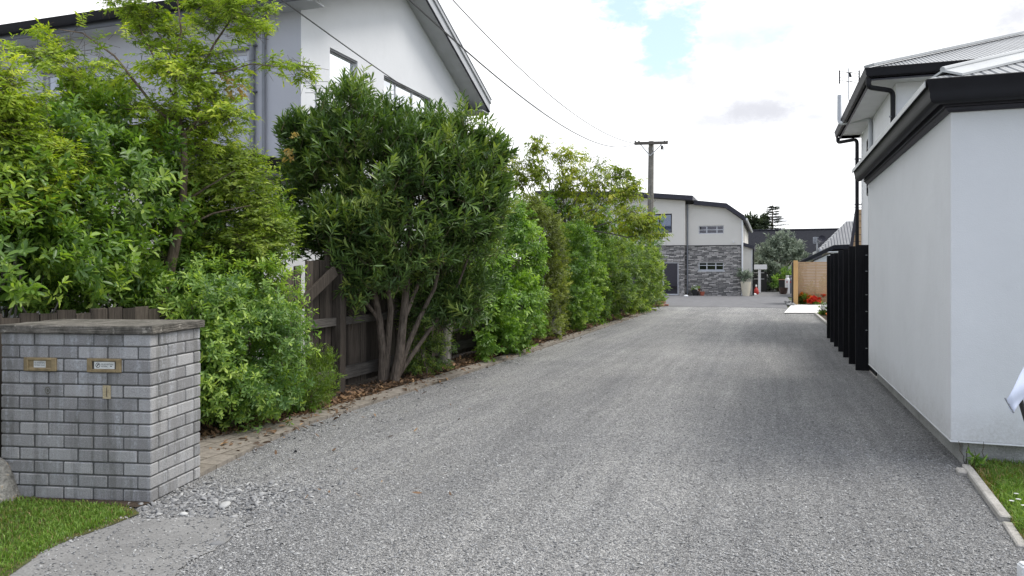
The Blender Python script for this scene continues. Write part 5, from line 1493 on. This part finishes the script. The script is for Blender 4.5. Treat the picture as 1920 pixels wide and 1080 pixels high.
# oleander: several trunks and a dense crown of long narrow leaves
do = 10.0
ol = thing('oleander', 'large dark green oleander with long narrow leaves and several bare brown trunks', 'shrub')
cr = [(660, 235, 72, 62, 0, .6), (600, 300, 72, 80, .2, .6), (735, 268, 70, 45, .3, .6), (800, 275, 60, 45, .2, .6), (850, 280, 62, 62, .3, .6), (900, 320, 42, 68, .4, .5), (700, 330, 120, 105, -.3, .8), (800, 370, 110, 110, .1, .8),
      (870, 420, 72, 95, .5, .7), (640, 410, 90, 75, -.2, .6), (745, 450, 100, 70, -.4, .6), (580, 370, 52, 62, .3, .5), (560, 260, 36, 45, .2, .4), (830, 510, 75, 75, .5, .6), (640, 200, 34, 30, .1, .3), (870, 545, 45, 60, .7, .5), (795, 560, 55, 55, .5, .4),
      (690, 500, 60, 40, -.5, .3), (660, 545, 28, 36, -.6, .2), (610, 450, 45, 36, .1, .4), (925, 290, 22, 30, .4, .3), (545, 240, 22, 24, .1, .25), (740, 232, 30, 20, .2, .3), (800, 242, 30, 20, .2, .3), (865, 250, 26, 22, .3, .3), (880, 365, 52, 60, .2, .5), (895, 430, 45, 55, .7, .5), (840, 320, 60, 50, .3, .5), (925, 370, 26, 60, .4, .3)]
bl = [(a, b, do + e, rx * .97, ry * .97, rd) for a, b, rx, ry, e, rd in cr]
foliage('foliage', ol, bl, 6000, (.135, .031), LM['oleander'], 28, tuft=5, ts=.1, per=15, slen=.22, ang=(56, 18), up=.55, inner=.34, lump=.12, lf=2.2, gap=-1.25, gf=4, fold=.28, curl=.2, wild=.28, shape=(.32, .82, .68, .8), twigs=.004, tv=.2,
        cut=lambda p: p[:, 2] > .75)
mb = MB(); b0 = G(732, 722)
def st(pts, r): mb.tube([at(x, y, do + e) for x, y, e in pts], [r * .84 * (1 - .62 * i / (len(pts) - 1)) for i in range(len(pts))], 9)
st([(716, 722, 0), (718, 660, 0), (712, 600, -.05), (700, 540, -.1), (660, 450, -.1), (620, 340, .1)], .075)
st([(722, 715, .05), (728, 640, 0), (733, 580, -.1), (722, 500, -.2), (690, 380, -.2), (665, 250, 0)], .062)
st([(738, 722, 0), (750, 660, 0), (757, 590, 0), (765, 500, 0), (768, 400, 0), (740, 250, .2)], .085)
st([(742, 712, .1), (768, 640, .1), (790, 590, .2), (815, 540, .3), (840, 420, .3), (860, 300, .3)], .05)
st([(746, 705, .15), (780, 655, .2), (815, 605, .4), (850, 560, .5), (890, 450, .5)], .042)
st([(757, 600, 0), (785, 530, .1), (800, 440, .1), (800, 300, .2)], .04)
st([(712, 600, -.05), (680, 560, -.2), (640, 480, -.1), (585, 380, .2)], .035)
st([(765, 500, 0), (800, 470, .2), (850, 430, .4)], .028)
st([(700, 540, -.1), (720, 450, -.2), (730, 330, -.2)], .03)
mb.build('trunk', M['oleander_bark'], ol, smooth=True)
foliage('autumn_leaf', ol, [(550, 275, do - .3, 12, 30, .12), (562, 258, do - .3, 18, 10, .1)], 22, (.075, .04), LM['autumn'], 29, per=2, slen=.1, inner=.9, tb=.4, droop=.4)
root_to(ol, b0)

iv = thing('ground_ivy', 'small leafy creeper climbing the grey concrete stump right of the oleander trunks', 'creeper')
bl = [(a, b, D(a, -4.75) + e, rx, ry, rd) for a, b, rx, ry, e, rd in ((800, 665, 42, 48, 0, .25), (825, 690, 26, 24, -.1, .2), (785, 625, 30, 40, .1, .2), (775, 690, 25, 20, 0, .15))]
foliage('foliage', iv, bl, 620, (.055, .022), LM['hedge'], 30, per=8, slen=.1, ang=(80, 30), up=.15, inner=.45, lump=.2, lf=5, gap=-.7, droop=.25, tb=.1)
mb = MB(); b0 = G(800, 706)
for i, b in enumerate(bl): limb(mb, b0, at(b[0], b[1], b[2]), .012, .004, i + 80)
mb.build('stem', M['bark'], iv); root_to(iv, b0)
dd = D(834, -4.85); cp = at(833, 672, dd); cp.z = 0
mb = MB(); mb.tube([cp, cp + v((.01, .02, .4)), cp + v((.02, .03, .95))], [.1, .09, .085], 10); o = mb.build('concrete_stump', M['grey_bark'], None, smooth=True)
tag(o, 'upright grey weathered stump between oleander and bright green hedge', 'stump'); root = o

def hedge(name, label, mat, seed, blobs, n, leaf, X, base, trunk=True, grp='shrubs forming the hedge along the fence', barkm='trunk_bark', **k):
    t = thing(name, label, 'shrub', group=grp)
    bl = [(a, b, D(a, X) + e, rx * 1.1, ry * 1.04, rd) for a, b, rx, ry, e, rd in blobs]
    foliage('foliage', t, bl, n, leaf, LM[mat], seed, ts=.06, wild=.24, **k)
    mb = MB(); b0 = G(*base) + v((-.38, .1, 0)); fk = b0 + v((.02, .03, .55)); limb(mb, b0, fk, .06, .05, seed, .02, 3)
    for i, b in enumerate(bl):
        if at(b[0], b[1], b[2]).z > .95: limb(mb, fk, at(b[0], b[1], b[2]), .02, .006, seed * 7 + i)
    mb.build('stem', M[barkm], t); root_to(t, b0)
    return t
hedge('laurel_shrub', 'bright light-green hedge shrub with rounded leaves, nearest one right of the oleander', 'laurel', 31,
      [(935, 560, 70, 85, 0, .7), (960, 480, 55, 80, .5, .7), (910, 600, 50, 62, -.4, .5), (975, 560, 45, 90, .4, .5), (900, 510, 50, 70, .4, .6), (955, 420, 40, 45, .6, .5), (940, 625, 45, 32, -.2, .35), (985, 600, 30, 50, .2, .35)], 5800, (.085, .036), -4.62, (876, 690),
      per=8, slen=.08, ang=(80, 30), up=.15, inner=.25, lump=.08, lf=3.5, gap=-1.1, droop=.22, fold=.3, shape=(.4, .75, .72, .95), tb=.06)
hedge('bronze_shrub', 'olive and bronze tinted small-leaved hedge shrub between two green ones', 'bronze', 32,
      [(1030, 500, 30, 85, .2, .5), (1038, 560, 26, 80, .4, .4), (1022, 595, 30, 50, -.1, .4), (1015, 430, 28, 45, .5, .4), (995, 640, 36, 24, -.7, .35), (1000, 390, 22, 22, .7, .3)], 4000, (.064, .023), -4.62, (1000, 655),
      per=10, slen=.11, ang=(72, 25), up=.3, inner=.25, lump=.09, lf=3.5, gap=-1.0, droop=.15)
hedge('green_shrub', 'mid green hedge shrub with drooping leaves beside the grey trunk', 'mid', 33,
      [(1095, 520, 38, 75, 0, .7), (1085, 575, 40, 50, -.3, .6), (1110, 475, 35, 50, .5, .6), (1075, 470, 36, 50, .2, .6), (1115, 550, 26, 55, .5, .5), (1070, 540, 26, 60, -.2, .5)], 4700, (.088, .036), -4.62, (1085, 612),
      per=8, slen=.12, ang=(75, 28), up=.2, inner=.25, lump=.09, lf=3, gap=-1.0, droop=.25)
hedge('dark_hedge_shrub', 'dark green hedge shrub with a rounded end, farthest one along the drive', 'hedge', 34,
      [(1165, 520, 40, 70, 0, 1.), (1195, 530, 36, 62, 1, 1.), (1220, 520, 22, 60, 2, .9), (1150, 555, 35, 45, -.6, .8), (1185, 475, 45, 45, .8, 1.), (1215, 560, 24, 32, 1.5, .8), (1140, 500, 26, 60, -.6, .8), (1180, 570, 40, 26, .3, .7)], 5200, (.12, .044), -4.6, (1170, 590),
      per=9, slen=.18, ang=(72, 25), up=.2, inner=.25, lump=.1, lf=2.4, gap=-1.0, droop=.25, tb=.08)
hedge('yellow_green_shrub', 'light yellow-green shrub rising behind the hedge below the drooping tree', 'laurel', 35,
      [(1030, 430, 60, 50, 3, .9), (1100, 425, 60, 45, 4, .9), (1165, 430, 50, 40, 5, .9), (1205, 450, 30, 35, 6, .8), (1130, 480, 60, 40, 3, .8), (980, 400, 50, 40, 3, .8), (925, 440, 45, 50, 2, .8), (905, 510, 40, 50, 1.2, .6)], 4800, (.1, .036), -4.9, (1100, 598),
      per=9, slen=.18, ang=(72, 25), up=.25, inner=.4, lump=.2, lf=2.4, gap=-.7, droop=.2, tb=-.08)

# drooping-leaved tree above the hedge
ct = thing('drooping_tree', 'small open-crowned tree with drooping yellow-green leaves above the hedge', 'tree')
dc = 20.2
cr = [(1010, 275, 35, 14, -.3, .3), (1050, 292, 38, 18, 0, .4), (985, 305, 40, 20, 0, .4), (1090, 315, 36, 18, .3, .4), (1020, 330, 60, 26, 0, .6), (965, 340, 42, 28, -.2, .4), (1080, 350, 55, 26, .4, .6), (1130, 340, 40, 22, .6, .5), (1170, 325, 32, 16, .8, .4), (1185, 350, 28, 18, .8, .4),
      (1150, 370, 50, 24, .6, .6), (1200, 385, 32, 22, 1., .4), (1100, 390, 60, 26, .4, .6), (1020, 370, 55, 26, 0, .6), (1215, 410, 28, 16, 1.2, .3), (1160, 405, 50, 24, .8, .5), (970, 370, 36, 24, -.2, .4), (1235, 440, 24, 8, 1.2, .2), (1195, 430, 40, 20, 1., .4), (1060, 410, 50, 20, .3, .5), (1130, 300, 20, 12, .4, .3), (1000, 262, 22, 8, -.3, .2), (940, 315, 25, 22, -.2, .3)]
bl = [(a, b, dc + e, rx, ry, rd) for a, b, rx, ry, e, rd in cr]
foliage('foliage', ct, bl, 1650, (.115, .04), LM['cherry'], 36, tuft=3, per=9, slen=.38, ang=(60, 30), up=.1, inner=.6, lump=.25, lf=2.5, gap=-.7, droop=.75, wild=.5, flat=.5, fold=.3, curl=.3, twigs=.005)
foliage('autumn_leaf', ct, [(1085, 370, dc, 14, 10, .1), (1062, 425, dc, 12, 8, .1), (975, 335, dc - .5, 12, 8, .1), (1035, 395, dc - .2, 14, 8, .1), (1180, 410, dc, 10, 6, .1)], 36, (.13, .05), LM['autumn_red'], 37, per=3, slen=.15, inner=.9, tb=.1, droop=.7)
mb = MB(); b0 = G(1040, 634); dg = b0.y
dbase = EYE * FPX / (634 - HZ)
pts = [b0, at(1041, 595, dbase + .5), at(1046, 540, 18.9), at(1062, 430, 20.4)]
mb.tube(pts, [.17, .14, .1, .07], 10); cw = at(1062, 430, 20.4)
for i, (a, b, e) in enumerate(((1010, 280, -.3), (1050, 295, 0), (965, 330, -.2), (1100, 320, .3), (1170, 325, .8), (1205, 390, 1.), (1235, 440, 1.2), (1150, 370, .6), (1000, 360, 0))):
    P_ = limb(mb, cw, at(a, b, dc + e), .032, .006, i + 90, .05)
mb.build('trunk', M['trunk_bark'], ct, smooth=True); root_to(ct, b0)
dsp = 20.; sp_ = at(931, 345, dsp)
mb = MB(); mb.box(sp_.x - .09, sp_.y, 0, sp_.x + .09, sp_.y + .18, at(931, 266, dsp).z); o = mb.build('service_post', M['old_timber'], None, bevel=.01); tag(o, 'short grey timber service post in the hedge where the thick wire ends', 'post')

# ------------------------------------------------------------------ far planting
def fartree(name, label, mat, seed, d, blobs, n, leaf, base, r=.15, grp=None, cat='tree', **k):
    t = thing(name, label, cat, group=grp)
    bl = [(a, b, d + e, rx, ry, rd) for a, b, rx, ry, e, rd in blobs]
    foliage('crown', t, bl, n, leaf, LM[mat], seed, **k)
    mb = MB(); b0 = at(base, 508, d); b0.z = 0; top = at(blobs[0][0], blobs[0][1], d); m = b0.lerp(top, .45)
    mb.tube([b0, m], [r, r * .7], 8)
    for i, b in enumerate(bl): limb(mb, m, at(b[0], b[1], b[2]), r * .5, r * .1, seed + i)
    mb.build('trunk', M['bark'], t); root_to(t, b0)
    return t
fartree('silver_tree', 'round silvery grey-green tree behind the porch at the end of the drive', 'olive', 41, 55, [(1465, 485, 42, 48, 0, 1.7), (1440, 478, 28, 34, 0, 1.2), (1490, 480, 26, 36, 0, 1.2), (1462, 450, 30, 22, 0, 1.), (1430, 510, 22, 30, 0, 1), (1490, 510, 24, 30, 0, 1)], 3000, (.22, .06), 1462, .2,
        per=8, slen=.4, ang=(65, 25), up=.35, inner=.35, lump=.18, lf=1.2, gap=-.9, gf=2, wild=.5)
fartree('lime_bush', 'small yellow-green bush between the silver tree and the cedar screen', 'laurel', 42, 53, [(1476, 515, 18, 16, 0, .5), (1462, 528, 18, 12, 0, .5), (1488, 530, 10, 16, 0, .4)], 420, (.14, .06), 1474, .05, cat='shrub',
        per=8, slen=.25, up=.3, inner=.4, lf=2)
fartree('dark_bush', 'dark bush in the shade behind the porch post', 'farbush', 43, 57, [(1435, 525, 24, 28, 0, 1), (1465, 535, 24, 18, 0, 1), (1410, 520, 14, 30, 2, .8)], 900, (.2, .08), 1440, .08, cat='shrub',
        per=8, slen=.3, up=.3, inner=.4, lf=1.5)
fartree('distant_tree', 'dark distant tree showing above the ridge right of the stone-clad house', 'farbush', 44, 95, [(1408, 424, 14, 14, 0, 1.5), (1426, 424, 12, 13, 0, 1.5), (1395, 428, 10, 12, 0, 1.2), (1433, 415, 5, 6, 0, .5)], 900, (.45, .2), 1412, .3,
        per=7, slen=.7, up=.3, inner=.4, lf=.8, lump=.25, gap=-.5, gf=1.2)
# tiered conifer
cf = thing('conifer', 'dark distant tiered conifer with a pointed top above the dark roof', 'tree')
d = 90.; b0 = at(1449, 508, d); b0.z = 0; tp = at(1448, 382, d)
mb = MB(); mb.tube([b0, tp], [.32, .03], 8); mb.build('trunk', M['bark'], cf)
rng = np.random.default_rng(45); pos, dirs, ups, Ls = [], [], [], []
zt = tp.z; zb = 3.5; k = 0
z = zb
while z < zt - .2:
    f = (zt - z) / (zt - zb); Lb = .35 + 2.3 * f ** .8
    for j in range(7):
        a = rng.uniform(0, 6.28); L_ = Lb * rng.uniform(.4, 1.2); dv = np.array([math.cos(a), math.sin(a), rng.uniform(-.05, .22)])
        for s_ in np.linspace(.1, 1, 12):
            for e_ in (-1, 1):
                c_ = np.array([b0.x, b0.y, z]) + dv * L_ * s_ + np.array([0, 0, -.12 * s_ * L_ * .3])
                sd = np.array([-math.sin(a), math.cos(a), 0]) * e_
                pos.append(c_); dirs.append(nrm(dv * .8 + sd * .7 + rng.normal(0, .15, 3))); ups.append([0, 0, 1.]); Ls.append(.42 * (1.15 - .5 * s_))
    z += .42 * (.6 + .6 * f)
pos, dirs, ups, Ls = map(np.array, (pos, dirs, ups, Ls))
vv, q = leaf_geo(pos, dirs, ups, Ls, Ls * .35, .2, .2)
np_mesh('crown', vv, q, LM['conifer'], np.repeat(np.clip(rng.normal(.45, .2, len(pos)), 0, 1), 2), cf); root_to(cf, b0)

# ------------------------------------------------------------------ pots, bins and small things at the far end
def pot(name, label, px, py, d, r, h, mat, plant=None, grp=None, **k):
    t = thing(name, label, 'plant pot', group=grp)
    b0 = at(px, py, d); b0.z = .006
    mb = MB(); mb.lathe([(r * .66, 0), (r * .9, h * .45), (r, h * .85), (r * 1.04, h), (r * .9, h), (r * .88, h * .9)], tuple(b0), 20); mb.build('pot', M[mat], t, smooth=True)
    if plant:
        for nm, blobs, n, leaf, m, kw in plant:
            foliage(nm, t, [(a, b, d, rx, ry, rd) for a, b, rx, ry, rd in blobs], n, leaf, LM[m], int(px) + len(nm), **kw)
    root_to(t, b0); return t
pot('tall_pot', 'tall cream urn-shaped pot with a bushy grey-green shrub by the entry wing', 1398.5, 553.5, dY(1398, 46.85), .29, .86, 'cream_pot',
    [('shrub', [(1398, 518, 11, 9, .35), (1392, 514, 7, 8, .25), (1405, 513, 7, 9, .25)], 260, (.16, .04), 'olive', dict(per=9, slen=.25, up=.4, inner=.5, tb=-.15))])
pot('flower_pot', 'dark pot of white flowers against the stone wall', 1304, 554, dY(1304, 46.7), .22, .36, 'black_plastic',
    [('foliage', [(1303, 545, 6, 5, .2)], 60, (.12, .05), 'mid', dict(per=7, slen=.12)), ('flower', [(1304, 540, 6.5, 3, .2)], 40, (.1, .08), 'petal_white', dict(per=6, slen=.03, ang=(80, 60), up=.6, inner=.1, lump=0))])
pot('flower_pot', 'small terracotta pot with a dark red plant against the stone wall', 1316.5, 554, dY(1316, 46.7), .15, .25, 'terracotta',
    [('foliage', [(1312, 540, 3.5, 5, .12)], 40, (.1, .05), 'autumn_red', dict(per=6, slen=.1, tb=-.4))])
pot('planter_tub', 'dark brown tapered tub standing on the asphalt by the gas bottles', 1469, 552, 48.5, .27, .42, 'brown_glaze' if 'brown_glaze' in M else 'brown_pot')
gb = thing('gas_bottle', 'pale grey gas bottle, the left one of a pair behind the brown tub', 'gas bottle', group='gas bottles by the cedar screen'); d = 49.5
def bottle(root, px, m):
    b0 = at(px, 508, d); b0.z = .006
    mb = MB(); mb.lathe([(.15, 0), (.16, .05), (.16, .85), (.15, .95), (.1, 1.05), (.05, 1.08)], tuple(b0), 16); mb.build('body', M[m], root, smooth=True)
    mb = MB(); mb.lathe([(.09, 1.06), (.1, 1.08), (.1, 1.2), (.09, 1.21)], tuple(b0), 14); mb.build('collar', M[m], root, smooth=True)
    mb = MB(); q = b0 + v((-.03, -.165, .72)); mb.box(q.x - .03, q.y, q.z, q.x + .03, q.y + .006, q.z + .12); mb.build('label', M['red'], root)
    root_to(root, b0)
bottle(gb, 1476.5, 'white_trim')
gb2 = thing('gas_bottle', 'darker grey gas bottle, the right one of a pair beside the cedar screen post', 'gas bottle', group='gas bottles by the cedar screen'); bottle(gb2, 1483, 'grey_pipe')
bx = thing('bin', 'dark square bin with a reddish lid edge behind the brown tub', 'bin'); d = 50.; b0 = at(1468, 508, d)
mb = MB(); mb.add([(b0.x + x * w, b0.y + y * w, z) for z, w in ((.01, .22), (.9, .27)) for x, y in ((-1, -1), (1, -1), (1, 1), (-1, 1))], [(3, 2, 1, 0), (4, 5, 6, 7), (0, 1, 5, 4), (1, 2, 6, 5), (2, 3, 7, 6), (3, 0, 4, 7)]); mb.build('body', M['black_plastic'], bx, bevel=.01)
mb = MB(); mb.box(b0.x - .29, b0.y - .29, .9, b0.x + .29, b0.y + .29, .95); mb.build('lid', M['old_brick'], bx, bevel=.01); root_to(bx, (b0.x, b0.y, 0))
gn = thing('red_ornament', 'small red garden ornament by the porch post', 'ornament'); d = 48.; b0 = at(1418, 508, d)
mb = MB(); mb.lathe([(.13, 0), (.17, .12), (.13, .3), (.09, .36), (.02, .5)], (b0.x, b0.y, .006), 12); mb.build('body', M['red'], gn, smooth=True)
mb = MB(); mb.lathe([(.03, .48), (.06, .52), (.04, .6), (.01, .62)], (b0.x, b0.y, .006), 10); mb.build('cap', M['white_trim'], gn, smooth=True); root_to(gn, (b0.x, b0.y, 0))
for px, py, lab in ((1286, 556.5, 'white stone on the asphalt below the left downpipe of the stone-clad house'), (1389, 554.5, 'white stone at the right corner of the stone cladding'), (1415, 553.5, 'white stone beside the red ornament')):
    bm = bmesh.new(); bmesh.ops.create_icosphere(bm, subdivisions=2, radius=1)
    for w_ in bm.verts: w_.co = Vector((w_.co.x * .13, w_.co.y * .1, w_.co.z * .07)) * (1 + .12 * math.sin(w_.co.x * 5 + px))
    me = bpy.data.meshes.new('stone'); bm.to_mesh(me); bm.free()
    o = link('stone', me, None, [M['white_trim']]); p = G(px, py); o.location = (p.x, p.y, .05); tag(o, lab, 'stone', 'white stones by the far house')
rg = random.Random(12)
bk = [(1236, 574, 0, 'topmost broken brick of the loose pile at the hedge end', .16), (1231, 575, 0, None, .04), (1239, 574.5, .4, None, .04), (1246, 574, -.3, None, .04), (1242, 573, .9, None, .12), (1234, 573, .2, None, .12)]
for px, py, a, lab, z in bk:
    mb = MB(); mb.box(-.17, -.08, -.045, .17, .08, .045, 0, rg.random()); o = mb.build('loose_brick', M['old_brick'], None, bevel=.008)
    p = G(px, py); o.location = (p.x, p.y, z + .01); o.rotation_euler = (rg.uniform(-.12, .12), rg.uniform(-.12, .12), a + .3)
    tag(o, lab or 'broken reddish brick lying in the low loose pile at the hedge end', 'brick', 'loose bricks at the hedge end')
mb = MB(); p = G(1240, 572); mb.tube([(p.x, p.y, .1), (p.x, p.y, .36)], .05, 10); o = mb.build('marker_peg', M['white_trim'], None, smooth=True); tag(o, 'short white peg standing in the loose brick pile at the hedge end', 'peg')

# flower beds at the right
def flowers(label, px, py, d, rx, ry, mat, seed, n=70, fl=30, cat='flowers', leafm='mid', grp='flowering plants in front of the cedar screen', fs=.085):
    t = thing('flowering_plant', label, cat, group=grp)
    foliage('foliage', t, [(px, py + ry * .3, d, rx, ry, rx * d / FPX)], n * 2, (.11, .035), LM[leafm], seed, per=8, slen=.2, up=.45, inner=.5, zmin=.02)
    if fl: foliage('flower', t, [(px, py - ry * .45, d - .08, rx * 1.05, ry * .7, rx * d / FPX)], fl * 3, (fs * 1.2, fs * .9), LM[mat], seed + 1, per=9, slen=.02, ang=(85, 55), up=.3, inner=.1, lump=.1, gap=-9)
    b0 = at(px, py, d); b0.z = .012; mb = MB()
    for i in range(5): limb(mb, b0, at(px + rx * (i - 2) * .35, py - ry * .3, d), .012, .004, seed + i)
    mb.build('stem', M['twig'], t); root_to(t, b0)
d = 33.6
flowers('orange-flowered plant in the bed right beside the cedar post', 1507, 560, d, 9, 7, 'petal_orange', 51, 70, 22)
flowers('red-flowered plant at the front edge of the bed by the pale path', 1527, 565, d - .7, 11, 6, 'petal_red', 52, 60, 34)
flowers('mixed orange and yellow flowers in the middle of the bed', 1524, 556, d + .8, 14, 6, 'petal_orange', 53, 80, 40)
flowers('deep red flowers between the orange flowers and the black fence', 1544, 558, d, 10, 6, 'petal_red', 54, 60, 30)
flowers('orange flowers growing against the black fence end', 1552, 553, d + .5, 8, 7, 'petal_orange', 55, 60, 20)
flowers('tall thin plant with small purplish flowers in front of the cedar slats', 1516, 547, d + 1.2, 14, 12, 'petal_white', 56, 70, 0, 'plant', 'hedge')
flowers('tall feathery green plant against the cedar slats at the black fence', 1547, 535, d + 1.3, 11, 20, 'petal_white', 57, 110, 0, 'plant', 'bronze')
flowers('dark leafy rose bush with pale flowers leaning out at the black fence end', 1553, 582, 25.3, 12, 17, 'petal_white', 58, 150, 8, 'shrub', 'hedge', None, .06)
flowers('pale yellow flower clump low at the bed edging by the black fence', 1553, 594, 23.8, 6, 5, 'petal_orange', 59, 40, 6, 'flowers', 'grass' if False else 'mid', None, .05)

# weeds, daisies and the things at the right edge
def weed(label, px, py, d, h, seed, n=9):
    t = thing('weed', label, 'weed', group='weeds along the garage foundation'); b0 = at(px, py, d); b0.z = .0
    foliage('foliage', t, [(px, py - h / 2, d, h * .4, h * .5, .06)], n, (.07, .018), LM['mid'], seed, per=5, slen=.07, ang=(75, 40), up=.4, inner=.8, droop=.2, zmin=.01)
    mb = MB(); limb(mb, b0, at(px + 2, py - h, d), .004, .0015, seed); limb(mb, b0, at(px - h * .3, py - h * .7, d), .003, .0015, seed + 1); mb.build('stem', M['twig'], t); root_to(t, b0)
weed('thin weed at the corner of the garage foundation', 1812, 862, 5.75, 50, 61)
weed('tall weed with a tiny white flower in front of the garage foundation', 1842, 880, 5.68, 52, 62)
weed('small leafy weed at the bottom of the garage foundation next to the edging', 1826, 880, 5.6, 26, 63)
for i, (px, py, lab) in enumerate(((1895, 960, 'white daisy nearest the edging in the grass verge'), (1908, 957, 'white daisy further from the edging, beside another one'), (1904, 946, 'upper white daisy in the grass verge'), (1918, 969, 'white daisy at the right frame edge'))):
    t = thing('daisy', lab, 'daisy', group='white daisies in the verge'); p = G(px, py)
    mb = MB(); mb.tube([(p.x, p.y, 0), (p.x + .005, p.y, .07)], .0015, 5); mb.build('stem', M['twig'], t)
    rngd = np.random.default_rng(i); a = np.arange(14) * 6.283 / 14; dv = np.stack([np.cos(a), np.sin(a), np.full(14, .25)], 1)
    vv, q = leaf_geo(np.tile([p.x + .005, p.y, .07], (14, 1)), nrm(dv), np.tile([0, 0, 1.], (14, 1)), np.full(14, .017), np.full(14, .008))
    np_mesh('flower', vv, q, LM['petal_white'], np.full(28, .6), t); root_to(t, (p.x, p.y, 0))

fl = thing('flag', 'drooping pale blue-white cloth flag on a dark stick at the right edge of the frame', 'flag')
d = 3.3
mb = MB(); us = [0, .25, .5, .75, 1.]
A_, B_, C_, D_ = at(1945, 655, d), at(1884, 748, d), at(1901, 776, d - .03), at(1962, 690, d + .02)
vs = []; n = 9
fw_ = c2w(0, 1)
for i in range(n):
    for j in range(n):
        s_, t_ = i / (n - 1), j / (n - 1)
        p = A_.lerp(B_, s_).lerp(D_.lerp(C_, s_), t_) + fw_ * .012 * math.sin(s_ * 5 + t_ * 4); vs.append(p)
fc = [(i * n + j, i * n + j + 1, (i + 1) * n + j + 1, (i + 1) * n + j) for i in range(n - 1) for j in range(n - 1)]
mb.add(vs, fc); o = mb.build('cloth', M['cloth'], fl, smooth=True)
md = o.modifiers.new('thickness', 'SOLIDIFY'); md.thickness = .004
mb = MB(); mb.tube([B_ + v((0, 0, .004)), C_ + v((0, 0, .004))], .0035, 6); mb.build('hem', M['grey_pipe'], fl)
mb = MB(); g = at(1952, 1020, d); g.z = 0; mb.tube([at(1906, 726, d + .05), at(1928, 800, d + .05), g], .011, 8); mb.build('stick', M['black_plastic'], fl); root_to(fl, g)
wp = G(1924, 1092); mb = MB(); mb.box(-.03, -.03, -.02, .03, .03, .085); mb.box(-.024, -.024, .0852, .024, .024, .095)
o = mb.build('white_peg', M['white_trim'], None, bevel=.006); o.location = wp; o.rotation_euler = (0, 0, .2); tag(o, 'low square white peg in the bottom right corner', 'peg')
